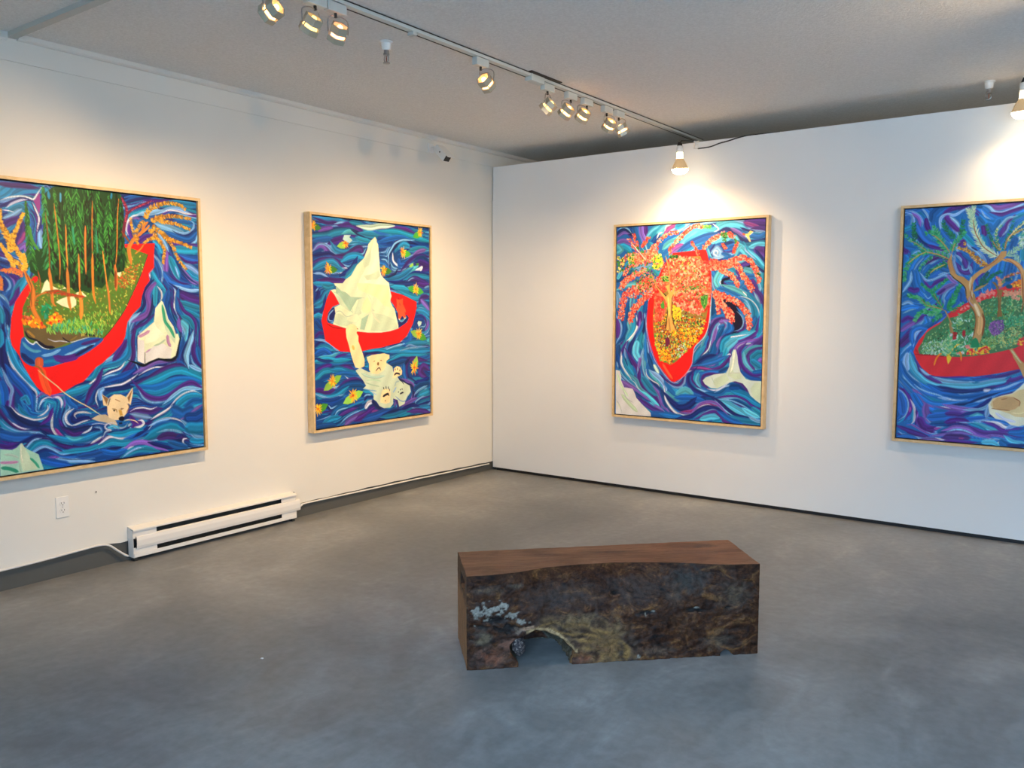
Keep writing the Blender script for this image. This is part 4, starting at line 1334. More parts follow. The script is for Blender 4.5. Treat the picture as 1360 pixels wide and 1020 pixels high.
g G1,E,H 14 5 30 -80 20 736,556 797,551 775,654
d CO,CO2,CO3,CO4 14 160 82 167,268 267,236 346,192
d CO,CO3,CO4 14 120 76 150,546 231,486 297,439
d CO,CO2,CO3 13 120 52 816,301 876,314 948,328
g E,G1,G3 18 6 60 -60 50 149,437 323,357 377,476 218,534
s K2 7 417,524 457,572 465,649 457,737 442,809
s K2 7 514,514 499,572 500,696 526,796
s K2 6 364,470 418,536
g DR,K2,G1 6 3 120 0 90 4096,2264 4300,2262 4270,2399 4177,2531 4132,2491
f YLT 351,464 411,524 444,560 470,537 443,477 475,460 482,513 495,525 513,467 526,467 515,525 496,572 498,649 492,708 519,784 540,831 507,814 488,844 468,808 449,821 460,737 466,678 458,607 411,548
s TN 15 515,555 534,525 565,508
s BT 5 497,590 495,678 513,761 533,819
s YL2 12 464,560 475,649 479,714
s BT 6 461,749 449,809 423,845
s BT 6 506,761 552,831 591,865
s TN2 12 473,725 481,785 488,832
s TN2 11 476,501 474,396 459,313 438,242
s TN2 8 309,368 351,452 378,500
s TN2 11 495,502 532,455 608,410 670,383
s AW 6 144,136 213,210 268,272
f E 400,619 425,595 436,625 433,655 407,649
f YL2 1076,105 1099,101 1116,80 1139,89 1108,118 1124,162 1112,162 1091,128
s O2 14 1059,101 1077,108
s W 4 1117,112 1139,92
s W 4 1100,128 1118,162
s AW 6 1077,116 1094,128
'''
ART[4] = '''\
base B
flow B,B2,B,B2,L,B,V,B2,T
w B 38 7,-7 54,6 94,-6
w B2 33 117,-4 154,18 146,56
w L 11 3,8 45,16 82,42 107,83 108,117
w P 19 50,31 83,62 94,102
w L 19 9,38 37,44 38,79 21,107
w B 38 5,67 19,58 15,87
w L 11 94,-10 127,31 147,76 144,105
w V 28 129,75 135,114 150,144
w B 42 165,72 168,38 198,6 233,-1
w B2 32 200,55 242,24 294,3
w V 27 234,42 277,12 337,-3
w M 14 286,12 320,5
w L 17 268,208 230,153 215,104 218,65 252,48 296,54 338,30
w B 32 230,148 258,188 276,208
w V 41 253,72 281,103 317,143
w L 18 275,69 307,100 330,134
w B 27 340,68 343,135 353,169
w B2 47 76,120 97,180 144,231 208,253
w N 17 78,169 103,210 145,241 190,257 230,259
w V 19 154,241 208,263 244,274
w V 34 4,265 13,275
w B 24 17,245 63,257
w T 29 8,126 30,118
w V 28 264,333 228,312 184,325 149,353
w L 11 211,336 167,359 133,392 116,431
w B2 33 107,308 72,356 55,405 52,435
w L 9 129,314 90,357 65,405
w B 28 159,378 134,417
w L 14 307,315 305,363 320,412 347,436
w V 32 328,301 360,336 375,384
w V 27 327,373 354,413 389,423 404,376
w L 9 349,374 358,403 384,399 387,375
w L 11 311,306 338,331 348,355
w B 27 359,307 394,337
w L 14 396,385 406,423
w V 27 334,244 355,221 356,250
w T 27 353,183 380,213 407,243
w B 37 240,395 276,411
w L 9 215,433 250,420 272,425
w B2 35 413,-2 453,33 492,73 552,105 616,76 678,44
w B2 40 450,70 502,116 560,105
w V 18 303,4 354,-2 277,21
w B 27 397,-4 439,9
w P 31 480,-7 531,24 596,15 672,2
w L 18 456,1 490,17 516,47 558,56 614,39 673,11
w V 20 516,56 558,66 614,49 678,30
w L 9 445,33 467,72 497,92
w B 44 495,129 513,163 544,109
w T 26 601,112 640,87 676,71
w V 17 620,86 593,116 582,148 564,189
w V 31 579,157 564,189
w L 16 530,173 561,128 592,93 624,86
w L 9 564,203 591,167 602,126
w B 39 619,233 639,225 624,271
w V 27 462,142 468,184
w B 27 434,84 456,113
w T 27 456,198 475,246
w N 9 399,261 435,286
w B 27 440,410 456,396
w T 26 684,347 682,301
w B 43 60,415 68,484 88,534
w B2 28 88,416 99,475 129,535
w L 17 52,425 49,469 14,528
w V 29 51,524 74,534 92,529
w L 14 121,436 145,466 189,462 233,439 268,425
w V 21 260,459 217,472 191,491
w P 18 273,439 296,469 323,489
w L 18 258,605 256,566 289,522 332,503
w B 32 274,585 299,546 325,527
w P 32 229,551 263,517 306,498
w V 19 220,555 254,527
w B2 37 333,518 365,557 362,595
w B 34 11,568 29,554 76,574
w L 19 8,623 40,608 69,624
w B2 29 5,658 51,643 97,643
w L 9 11,684 52,663 88,653
w V 29 13,734 44,713 73,723
w V 33 64,753 100,728 136,703
w P 29 10,794 46,764 74,748
w L 12 8,855 40,829 66,788 111,763 146,723
w V 48 14,885 41,854 71,803
w L 11 163,708 177,722 174,752
w B2 28 154,713 165,742 139,772
w B2 34 84,903 86,833 112,793
w L 14 84,893 87,853 112,803 148,782
w L 10 52,909 74,868 76,818
w B 28 121,782 175,762 192,747
w B 28 243,683 260,673
w V 44 9,885 36,854 67,823
w L 12 7,961 38,919 70,883 72,833
w B2 38 78,873 80,803 121,778 157,787
w L 10 92,863 94,813 130,792
w B 39 13,991 40,955 71,919
w B2 29 53,944 71,914 86,943
w L 34 49,959 42,1005 53,1050
w C 34 73,979 84,1024 114,1073 171,1120 226,1147
w C 24 93,1013 118,1063 161,1111
w L 12 23,1011 44,1061 83,1104 135,1142
w B 29 14,1021 35,1076 74,1125 122,1163
w V 24 117,1022 141,1072 189,1109 253,1136 342,1141
w L 14 136,1052 165,1080 192,1089
w C 17 123,1077 166,1120 226,1147 290,1164
w C 46 279,1125 342,1141 424,1137
w L 19 234,1107 288,1124 359,1126 424,1122
w B 23 323,1103 384,1105 427,1107
w V 14 224,1093 287,1095 375,1090 426,1083
w V 9 262,1140 307,1148 342,1141
w N 28 227,1167 290,1174 361,1179 431,1180
w B2 33 200,1159 264,1195 344,1205
w L 10 99,1154 137,1182 192,1204 243,1216 292,1233
w B 29 18,1118 52,1157 91,1195 139,1237
w P 24 100,1194 138,1227 176,1255
w L 9 284,1238 337,1230 381,1237
w V 20 21,1189 45,1218 65,1257
w L 15 12,1199 36,1223 56,1258
w B 44 18,1235 42,1259
w B2 54 13,1230 29,1280 36,1341
w L 10 7,1195 41,1223 66,1267 68,1328 51,1370 15,1399
w V 19 50,1207 74,1247 86,1297 78,1343 61,1375
w W 13 79,1256 100,1296 111,1340 108,1396 91,1423
w M 12 81,1307 78,1343
w V 15 119,1325 126,1375 118,1421
w P 10 129,1339 127,1405 157,1453
w P 24 124,1208 158,1251 177,1280 205,1293
w B 39 101,1225 131,1273 151,1302
w P 38 177,1285 175,1331 185,1370 218,1398
w P 28 195,1274 250,1285 304,1302 366,1302 436,1302
w W 7 222,1272 268,1289 322,1300
w B 28 234,1326 278,1323 314,1331
w B 57 208,1369 280,1358 341,1339
w P 19 323,1325 367,1327 410,1314
w L 11 181,1376 219,1408 273,1408 344,1398 431,1381
w V 48 145,1394 165,1432 211,1449
w V 24 193,1445 247,1436
w L 14 243,1436 274,1428 301,1426
w B 28 219,1408 290,1392
w M 14 238,1441 274,1438
w P 12 63,1431 100,1428 147,1454 194,1475 240,1476
w V 24 16,1445 64,1461 121,1477 177,1492
w L 12 13,1476 56,1503 113,1513 168,1513
w L 9 185,1466 240,1476 310,1440 371,1425 432,1420
w B 33 266,1459 310,1435
w N 11 266,1469 302,1456
w P 19 240,1486 311,1470 381,1454 438,1459
w V 33 286,1502 348,1492 409,1481
w M 12 374,1494 409,1489
w B 34 19,1516 75,1511 122,1522
w P 24 159,1519 223,1513 277,1513
w W 8 241,1501 295,1512 358,1521
w B2 33 331,1523 392,1507 440,1508
w D 19 228,1412 300,1411 388,1404
w B 28 330,1280 382,1267 430,1258
w N 9 303,1272 365,1273 425,1264
w P 9 312,1276 357,1293 392,1295 430,1273
w L 19 266,1235 337,1240 398,1236
w B2 28 148,1232 204,1268 267,1274 338,1260
w W 7 302,1237 355,1244
w C 27 298,1148 386,1153 472,1144 556,1120 622,1107
w V 18 540,1150 598,1142 631,1126 646,1096
w V 26 646,1101 679,1095 718,1074
w N 18 300,1188 387,1188 465,1173 540,1155
w L 9 397,1202 474,1197 533,1179
w W 18 516,1171 541,1169
w B2 31 542,1183 607,1156 664,1133 703,1103
w L 11 549,1169 624,1150 672,1124 720,1102
w L 7 302,1237 372,1238 432,1219
w B 28 301,1217 372,1223 441,1214 500,1196
w N 16 356,1273 417,1264 467,1236 526,1209 567,1192
w L 9 374,1287 418,1284 476,1246 535,1222 584,1200
w N 23 461,1286 511,1263 543,1227
w B 23 417,1279 477,1260
w P 23 303,1282 357,1293 410,1299 479,1299
w L 18 419,1303 479,1299 521,1281 545,1256
w V 33 306,1336 350,1333 394,1339
w N 18 394,1339 445,1321 505,1312 539,1324
w C 21 438,1351 480,1328 501,1331
w B2 23 417,1362 472,1353 523,1344
w L 27 531,1334 538,1285 549,1251
w V 37 308,1391 360,1377 422,1382
w L 9 361,1386 431,1386 499,1375 549,1362
w A 27 482,1387 535,1411 586,1426 636,1432
w T 18 440,1390 492,1405 536,1431
w N 14 309,1415 379,1400 432,1410
w P 28 310,1440 362,1421 424,1426 477,1451 529,1466
w L 11 311,1455 354,1437 407,1437 460,1457
w V 32 454,1418 493,1439 536,1445 587,1441 653,1440
w P 13 533,1368 584,1378 627,1404 668,1395
w W 18 550,1371 601,1377 635,1398 676,1404
w V 18 533,1378 576,1389 611,1415 652,1416 705,1402
w B 31 669,1429 718,1425 742,1413
w L 22 652,1402 692,1379 740,1375
w V 37 312,1485 365,1485 426,1485
w M 11 378,1491 409,1489
w L 11 513,1491 563,1482 613,1477
w P 13 528,1461 596,1455 655,1469
w C 22 646,1460 680,1485 746,1489
w W 7 622,1481 602,1502 611,1521
w B 27 622,1491 648,1508
w N 26 665,1511 714,1511 746,1503
w C 27 522,1505 573,1500 598,1512
w V 19 313,1515 401,1516 462,1511
f IW 537,1261 560,1221 609,1199 666,1181 705,1141 728,1111 916,1083 1033,1132 1057,1221 967,1320 740,1375 708,1387 667,1381 633,1355 583,1349 548,1318
f SD 560,1221 609,1203 666,1186 698,1160 730,1149 880,1126 978,1171 963,1255 849,1310 738,1328 689,1327 656,1310 605,1295 563,1283 549,1260
f BT3 561,1240 585,1215 626,1202 675,1204 705,1226 710,1254 687,1279 655,1291 613,1289 567,1278
s BT 5 559,1284 605,1288 655,1291
s BT 4 610,1223 639,1216
s BT 5 676,1209 709,1230 707,1259
s CR 13 668,1305 713,1306 737,1295
s W 18 581,1311 632,1346 691,1360
f R3 86,938 94,908 115,862 141,827 167,787 210,757 250,732 312,653 372,629 439,586 529,535 802,488 1034,554 1143,675 1128,808 978,943 788,1015 724,1031 692,1028 619,1050 545,1068 444,1087 374,1086 287,1095 224,1093 188,1084 140,1042 106,988
f G4 123,952 112,917 138,872 158,812 193,781 237,751 296,678 356,653 424,624 499,591 804,538 999,594 1078,688 971,784 717,867 669,897 621,912 556,931 438,956 352,964 281,962 191,955
s R4 14 94,918 114,947
s R4 7 91,953 146,956 191,956 281,963
g G4,G5,H2,G6,G5 12 4 1200 -80 60 132,942 142,862 289,712 456,582 700,514 717,867 596,908 429,952 254,958
g G6,AW,H2 11 3 200 -70 60 132,947 143,882 228,850 254,958
g AW,H2,G6 14 4 160 -70 50 254,948 276,839 337,823 386,944
g G5,K2 9 3 220 -80 60 141,942 290,751 707,653 715,839 342,945
g U2,H2,YL3 9 4 220 0 90 551,819 631,771 690,723 697,868 596,899 553,872
g E2,H2 10 3 150 -60 60 476,845 563,819 563,909 504,916
g G6,A2 13 4 90 -30 60 587,700 708,690 711,746 610,771
f R3 372,624 397,610 408,653 366,682 332,702 289,712 283,683 322,673
f R3 439,581 546,530 571,526 686,467 693,528 652,527 587,536 555,554 515,577 465,605 440,605
d PK4 15 16 22 448,601 477,572 514,558 543,554
f PK4 488,549 504,525 514,554
f PK4 517,539 525,521 534,544
f PK4 460,572 467,548 480,563
f PK4 526,549 547,549 539,573
f PK4 501,563 522,558 515,577
f PK4 477,572 493,572 486,591
f PK4 452,596 469,591 466,620
d PK5 17 26 31 589,559 621,555 654,560 686,565
d PK5 13 12 13 634,578 672,592
g OG,YL,O2 15 6 60 0 90 631,499 678,472 684,514 644,518
s D2 26 607,512 632,517
d PK4,R3 14 12 18 356,658 399,639
g G6,H2,G8,E2 18 5 260 -70 70 253,918 291,761 459,644 623,606 704,597 715,839 596,899 428,923
g G8,G6,AW 28 5 90 -80 50 280,937 303,839 423,797 471,931
g AL,AL2,AL3 6 4 330 0 90 522,748 555,724 596,724 602,776 584,814 547,824 520,791
h G7,G8,G6 40 11 26 35 251,663 197,644 151,624 104,584 43,564
h G7,G8,G6 40 11 20 35 242,663 189,683 126,673 82,733
h G7,G8 33 8 20 35 251,653 222,604 179,545 114,490
h G7,G8 28 8 14 35 179,545 218,507 269,464
h G7,G8 41 9 22 35 277,653 302,605 321,556 345,504
h G7,G8 23 7 12 35 277,658 321,653 367,615
h G7,G8 28 8 10 35 243,683 226,712 191,732
s TN2 6 260,663 224,648 151,629
s TN2 7 264,663 289,712 303,751
s TN2 19 299,741 310,809
s DS 4 251,653 222,604 193,555
s DS 4 151,629 122,594
h H2,G6 28 6 14 60 352,760 350,721 353,687
h G6,AW 18 6 14 60 327,780 317,750 350,721 411,730
s R4 18 324,819 329,848
s R4 18 379,789 381,832
s W 14 302,829 310,814
g G4,G5,H2,G6,G8 14 5 420 -80 60 701,542 1012,554 1091,653 985,761 717,867
g YL,R3,OG 13 8 60 0 90 733,783 946,744 948,789 736,848
s TN 21 948,780 926,653 950,518 920,382
s TN2 12 940,540 1006,429 1077,378
h G7,G6,G8 25 7 40 45 926,427 885,291 803,174
h SV,SV2 36 6 40 40 1006,429 1073,298 1103,168
h G7,G9,G6 24 6 30 45 971,482 1062,448 1133,415
h G7,G6,G8 31 7 30 50 276,295 234,245 196,195 159,154 124,167
h G7,G6,G8 31 7 20 50 234,245 204,176 175,116
h G7,G6,G8 30 7 26 50 288,286 304,238 328,201 365,155
h G9,G7 28 6 24 50 302,200 266,160 238,120 232,86
h G9,G7 27 6 14 50 327,182 343,135 345,88
h G7,G6,G8 31 7 40 50 273,333 209,297 137,275 81,228 34,197 4,161
h G7,G9 29 7 20 50 66,208 59,149 57,90
h G7,G6,G8 31 7 34 50 146,280 84,302 39,345 14,414 12,474
h G7,G6 19 6 20 50 179,310 140,343 109,377 101,406
h G7,G9,G6 28 7 26 50 265,362 213,380 169,408 144,446
s TN2 6 280,295 243,240 196,190 169,174
s TN2 6 289,295 300,248 308,234
s TN2 7 273,333 210,302 137,282
s GD 5 137,282 84,307 30,355
s GD 5 165,422 196,394 252,366
s TN2 4 137,275 81,228 43,207
h GD,GD2 18 7 18 55 473,387 420,338 393,299 365,260 359,222
h GD,GD2 18 7 14 55 406,304 366,279 322,263
g GD,GD2,BT 11 6 60 -40 40 383,280 418,300 497,378 468,387 407,333
h SV,SV2,SV3 49 6 60 35 553,324 502,294 458,254 435,206 412,148 396,81 401,6
h SV,SV2 40 5 30 35 412,148 396,91 372,23
h SV,SV3 36 5 30 35 537,323 485,284 462,245
s BT 5 545,324 502,294 463,259 440,216 417,167 401,91
h SV2,SV,H2 30 4 20 45 594,325 634,299 673,264
h SV2,SV 26 4 16 45 670,374 643,318 641,271
g SV,A2,AW 17 4 60 -45 40 661,199 684,172 690,292 660,254
h G9,G7 19 5 30 50 560,291 525,248 497,190 474,123
h G7,H2,YL3 16 4 24 50 560,287 541,230 534,174 561,133
h G7,G9 17 5 20 50 576,287 590,223 612,168 625,114
h H2,G9,YL3 17 4 26 50 598,233 621,197 644,161 674,130 682,117
h H2,G9,YL3 17 4 16 50 621,197 652,175 684,163
s TN2 9 584,288 594,232 617,196 680,163
s CR 4 598,223 628,178 659,148 682,126
s TN2 6 556,291 534,258 516,229
s TN2 4 560,287 545,239
h G9,D2,G7 31 8 34 35 429,538 461,510 493,478 525,445 574,418
h G9,D2 27 8 16 35 461,510 476,463 500,426
s TN2 6 424,543 466,520 502,492
h BT,GD,PK4 18 5 24 50 566,521 585,475 616,447 672,430
h GD,PK4 18 5 16 50 570,512 560,465 543,455
h A2,TN2 16 5 14 50 577,493 601,470 633,466
s D2 26 601,470 621,471
f TN3 523,483 544,488 567,535 587,531 581,578 580,644 591,700 562,705 568,653 569,578 555,545 545,511
s BT 5 559,554 567,630 564,700
f TN 265,352 289,295 291,353 311,421 343,451 374,470 358,494 304,459 285,420
s TN 28 277,333 286,382 308,435
f TN 280,411 302,411 321,436 365,451 387,471 396,476 404,457 424,433 457,406 473,401 482,416 450,443 426,471 418,495 420,538 425,562 444,605 462,629 485,672 492,720 490,787 480,845 473,873 430,870 440,797 445,720 434,672 416,639 388,595 378,557 372,518 349,484 308,455 286,430
f TN 424,433 473,397 530,351 557,315 564,296 597,293 594,325 571,353 523,389 483,425
s TN 22 575,348 620,354 662,383 684,421 694,477
s BT 4 477,397 538,351 557,319
s BT 4 587,344 625,364 663,402 681,439
s TN 26 692,421 696,514 703,607
s BT 7 685,444 693,532 699,616 691,672
s K2 5 286,430 313,460 349,489 376,523 383,571
s BT 6 383,576 411,634 434,672 445,720 440,797 429,855
s BT3 27 470,701 472,758 466,816
s CR 11 408,452 402,509 422,581
s CR 18 432,620 451,663 465,701
s PK3 6 405,576 401,605 429,639
s BT 11 481,682 492,739 484,825
s BT 5 414,500 408,552 418,596
s TN2 14 425,557 432,615
f G7 429,850 446,836 459,845 469,874 470,898 423,899
s TN2 9 424,543 453,520 478,506
g YL,R3,YL,R3 12 7 70 0 90 398,934 419,909 445,908 446,947 408,948
g YL,R3,YL 13 7 100 0 90 450,937 470,902 512,887 533,901 526,930 472,941
s R3 11 467,927 487,907 512,896
s R3 11 419,918 436,913
g R3,YL,R3 12 8 40 0 90 681,878 691,840 715,830 717,872
d PK4 12 8 14 401,890 410,899
d AW,PK4 9 14 11 329,950 355,940 385,934
s YL 10 290,957 315,926 340,891 357,881
s OG 9 315,926 350,920 368,944 372,988
s OG 9 262,938 241,953 224,983 214,1024
f YL 286,962 303,951 315,966 309,990 297,1013 289,986
h H2,G6,AW 42 7 20 40 281,957 270,913 251,869
h H2,G6 42 7 14 40 299,951 296,897 303,839
h G6,G7 37 6 10 40 312,946 358,906
g DR,R4 14 9 16 -80 20 319,804 336,804 334,848 320,843
f TN 637,907 653,897 671,925 701,971 722,989 727,1083 718,1069 700,1023 664,949
s CR 9 650,912 680,953 706,990
s TN2 7 659,944 690,995 704,1028
'''

PW, PH, PD = 1.280, 1.572, .065
def painting(k, loc, rz, label):
    """local x runs right along the wall, local y out of the wall towards the room is -y, z up; origin at the lower middle on the wall"""
    t = empty('painting', loc, label, 'painting', 'framed paintings of red canoes on blue water'); t.rotation_euler = (0, 0, rz)
    hx = PW/2; fw = .017
    f = MB()
    for x0, x1, z0, z1 in ((-hx,-hx+fw,0,PH),(hx-fw,hx,0,PH),(-hx+fw,hx-fw,0,fw),(-hx+fw,hx-fw,PH-fw,PH)): f.box(x0, x1, -PD, -.002, z0, z1)
    f.build('frame', M_pine, t)
    MB().box(-hx+fw, hx-fw, -.045, -.012, fw, PH-fw).build('backing', M_black, t)
    cw, ch = CW/1000, CH/1000; z0 = (PH-ch)/2
    im = Canvas(k).run(ART[k]); ny, nx = im.shape[:2]
    x = np.linspace(-cw/2, cw/2, nx); z = np.linspace(z0+ch, z0, ny)
    co = np.empty((ny, nx, 3), np.float32); co[...,0] = x[None]; co[...,1] = -.059; co[...,2] = z[:,None]
    q = np.arange(ny*nx).reshape(ny, nx); fc = np.stack([q[:-1,:-1], q[1:,:-1], q[1:,1:], q[:-1,1:]], -1).reshape(-1, 4)
    # sides of the stretched canvas
    nb = ny*nx; ring = np.concatenate([q[0,:-1], q[:-1,-1], q[-1,:0:-1], q[:0:-1,0]]); back = co.reshape(-1,3)[ring].copy(); back[:,1] = -.045
    br = np.arange(nb, nb+len(ring)); sd = np.stack([ring, np.roll(ring,-1), np.roll(br,-1), br], -1)
    V = np.vstack([co.reshape(-1,3), back]); F = np.vstack([fc, sd]).astype(np.int32)
    me = bpy.data.meshes.new('canvas'); me.vertices.add(len(V)); me.vertices.foreach_set('co', V.ravel().astype(np.float32))
    me.loops.add(F.size); me.loops.foreach_set('vertex_index', F.ravel()); me.polygons.add(len(F)); me.polygons.foreach_set('loop_start', np.arange(0, F.size, 4, dtype=np.int32))
    me.update(calc_edges=True)
    a = me.color_attributes.new('paint', 'FLOAT_COLOR', 'POINT'); c = np.ones((len(V), 4), np.float32)
    s = im.reshape(-1,3); s = np.where(s <= .04045, s/12.92, ((s+.055)/1.055)**2.4); c[:nb,:3] = s; c[nb:,:3] = .006; a.data.foreach_set('color', c.ravel())
    o = bpy.data.objects.new('canvas', me); col.objects.link(o); me.materials.append(M_art); o.parent = t
    return t
ZB = .604
painting(1, (0, -3.677, ZB), R(90), 'pine-framed painting of a forest in a red canoe towed by a swimming white dog')
painting(2, (0, -1.533, ZB), R(90), 'pine-framed painting of an iceberg in a red canoe with a polar bear clinging below')
painting(3, (1.947, 0, ZB), 0, 'pine-framed painting of a coral-blossomed tree growing in an upright red canoe')
painting(4, (4.120, 0, ZB), 0, 'pine-framed painting of twisted green trees in a red canoe, cut by right photo edge')

# ------------------------------------------------------------------ burl wood bench
def burl_mat():
    m = mat('burl_wood', (.12,.07,.045), .5); t = NT(m); v = t.coord(); nrm = t.n('ShaderNodeTexCoord')
    w1 = t.noise(t.coord((1,1,1.8)), 7, 6, .65, 2.2); w2 = t.noise(t.coord((1,1,1.3)), 26, 6, .7, 1.4); w3 = t.noise(v, 90, 4, .6)
    f = t.ramp(w1, [(.30, (.008,.004,.003)), (.44, (.030,.0115,.006)), (.56, (.058,.023,.010)), (.66, (.125,.058,.020)), (.76, (.036,.014,.007))])
    f = t.mix(1., f, t.ramp(w2, [(.34, (.55,.52,.50)), (.5, (1,1,1)), (.66, (1.5,1.4,1.25))]), 'MULTIPLY')
    f = t.mix(1., f, t.ramp(w3, [(.35, (.7,.7,.7)), (.65, (1.25,1.25,1.25))]), 'MULTIPLY')
    # sawn top: long even grain
    g = t.noise(t.coord((.9,14,1)), 5, 6, .6, .8); g2 = t.noise(t.coord((1,2.2,1)), 3, 4, .5, 1.)
    tp = t.ramp(g, [(.3, (.15,.066,.036)), (.55, (.225,.108,.060)), (.75, (.29,.15,.09))])
    tp = t.mix(1., tp, t.ramp(g2, [(.3, (.62,.58,.56)), (.5, (1,1,1)), (.75, (1.25,1.2,1.15))]), 'MULTIPLY')
    sx = t.n('ShaderNodeSeparateXYZ'); t.l(nrm.outputs['Normal'], sx.inputs[0])
    up = t.ramp(sx.outputs['Z'], [(.72, (0,0,0)), (.86, (1,1,1))])
    # sawn left end: vertical orange grain
    e = t.noise(t.coord((1,16,2.2)), 6, 5, .6, .6); en = t.ramp(e, [(.3, (.15,.062,.025)), (.6, (.38,.19,.08)), (.75, (.46,.26,.12))])
    neg = t.n('ShaderNodeMath', operation='MULTIPLY'); neg.inputs[1].default_value = -1.; t.l(sx.outputs['X'], neg.inputs[0])
    lf = t.ramp(neg.outputs[0], [(.75, (0,0,0)), (.9, (1,1,1))])
    c = t.mix(lf, f, en); c = t.mix(up, c, tp)
    a = t.n('ShaderNodeVertexColor', layer_name='mark'); c2 = t.mix(1., a.outputs['Color'], t.ramp(w2, [(.35, (.45,.45,.45)), (.5, (1,1,1)), (.68, (1.5,1.5,1.5))]), 'MULTIPLY')
    c = t.mix(a.outputs['Alpha'], c, c2); t.l(c, t.b.inputs['Base Color'])
    t.b.inputs['Specular IOR Level'].default_value = .14; t.bump(w2, .35, .01); return m
def bench():
    L, D, H = 1.272, .352, .400
    b = MB()
    b.prism([(0,0),(L,0),(L+.014,.386),(-.010,D+.006)], 2, 0, H)
    o = b.build('body', M_black)
    arch = [(.222,-.03),(.218,.02),(.190,.055),(.180,.090),(.205,.116),(.250,.130),(.290,.152),(.330,.145),(.388,.120),(.425,.085),(.455,.055),(.442,.02),(.436,-.03)]
    c = MB(); rings = []
    for wv, s, dz in ((-.05,1.05,.004),(.03,1.,0),(.10,.97,-.004),(.20,.88,-.02),(.29,.62,-.04)):
        rings.append([c.bm.verts.new((.32+(u-.32)*s+.03*max(0,wv), wv, z*s+dz if z > 0 else z)) for u, z in arch])
    for p, q in zip(rings, rings[1:]):
        n = len(p)
        for i in range(n): c.bm.faces.new((p[i], p[(i+1)%n], q[(i+1)%n], q[i]))
    c.bm.faces.new(rings[0][::-1]); c.bm.faces.new(rings[-1])
    cut = c.build('cut', M_black)
    c2 = MB().prism([(1.10,-.02),(1.10,.012),(1.125,.026),(1.15,.018),(1.165,-.02)], 1, -.02, .10)
    c2.prism([(-.02,.295),(.03,.30),(.05,.325),(.03,.352),(-.02,.350)], 1, .07, .23)
    cut2 = c2.build('cut2', M_black)
    for q in (cut, cut2):
        mod = o.modifiers.new('b', 'BOOLEAN'); mod.object = q; mod.operation = 'DIFFERENCE'; mod.solver = 'EXACT'
    rm = o.modifiers.new('r', 'REMESH'); rm.mode = 'VOXEL'; rm.voxel_size = .0048; rm.adaptivity = 0
    dg = bpy.context.evaluated_depsgraph_get(); me = bpy.data.meshes.new_from_object(o.evaluated_get(dg))
    bpy.data.objects.remove(o); bpy.data.objects.remove(cut); bpy.data.objects.remove(cut2)
    n = len(me.vertices); co = np.empty(n*3, np.float32); me.vertices.foreach_get('co', co); co = co.reshape(-1,3)
    nr = np.empty(n*3, np.float32); me.vertices.foreach_get('normal', nr); nr = nr.reshape(-1,3)
    u, w_, z = co[:,0].copy(), co[:,1].copy(), co[:,2].copy()
    E = np.interp(u, [0,.10,.22,.35,.5,.64,.78,.92,1.06,1.16,1.27], [0,.004,.028,.080,.104,.112,.096,.070,.024,.006,0])
    k = np.clip((z-.17)/.23, 0, 1)**1.8*np.clip(1-w_/.30, 0, 1)
    co[:,1] += E*k
    low = np.clip(1-z/.17, 0, 1)
    nz = np.array([noise.fractal(Vector((a*7, b*7, c*11)), 1., 2.1, 4) for a, b, c in zip(u, w_, z)], np.float32)
    n2 = np.array([noise.fractal(Vector((a*38+9, b*38, c*46)), .9, 2., 3) for a, b, c in zip(u, w_, z)], np.float32)
    front = np.clip((-nr[:,1]-.2)/.5, 0, 1)*np.clip((H-.006-z)/.03, 0, 1)*np.clip(u/.02, 0, 1)*np.clip((L-u)/.02, 0, 1)
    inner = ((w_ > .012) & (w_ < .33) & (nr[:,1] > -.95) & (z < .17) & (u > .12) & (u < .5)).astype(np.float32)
    hollow = np.zeros(n, np.float32); mark = np.zeros((n,4), np.float32)
    def splat(uc, zc, ru, rz, rgb, a, soft=.5, nzk=.35, deep=0.):
        d = np.sqrt(((u-uc)/ru)**2+((z-zc)/rz)**2)+nzk*n2*1.4; g = np.clip((1-d)/soft, 0, 1)*(w_ < .11)*np.clip((-nr[:,1]+.3)*2, 0, 1)
        aa = g*a; mark[:,:3] = np.where((aa > .02)[:,None], mark[:,:3]*(1-aa[:,None])+np.array(rgb)*aa[:,None], mark[:,:3]); mark[:,3] = np.maximum(mark[:,3], aa); hollow[:] = np.maximum(hollow, g*deep)
    mark[:,:3] = .05
    YEL, RED, BLK, WHT = (.21,.135,.06), (.17,.058,.028), (.006,.005,.005), (.29,.265,.22)
    splat(.47,.185,.17,.045, YEL, .75, .8); splat(.62,.135,.10,.05, YEL, .7, .8); splat(.53,.10,.05,.05, (.26,.15,.06), .7, .8); splat(.60,.05,.07,.045, (.27,.14,.06), .7, .8)
    rr = np.sqrt(((u-.36)/1.7)**2+(z*1.05)**2); an = np.arctan2(z, (u-.36)/1.7)
    pat = np.array([noise.noise(Vector((a*58+n_*1.2, b*3.2, 3.))) for a, b, n_ in zip(rr, an, nz)], np.float32)*.5+.5
    g = np.clip(1-np.abs(rr-.155)/.09, 0, 1)*np.clip((u-.27)/.06, 0, 1)*np.clip((.80-u)/.10, 0, 1)*(w_ < .11)*np.clip((-nr[:,1]+.1)*2, 0, 1); g = np.clip(g*2, 0, 1)*np.clip(pat*1.8-.25, 0, .95)
    ccol = np.array((.035,.016,.008))*(1-pat[:,None])+np.array((.30,.165,.055))*pat[:,None]
    mark[:,:3] = np.where((g > .05)[:,None], mark[:,:3]*(1-g[:,None])+ccol*g[:,None], mark[:,:3]); mark[:,3] = np.maximum(mark[:,3], g)
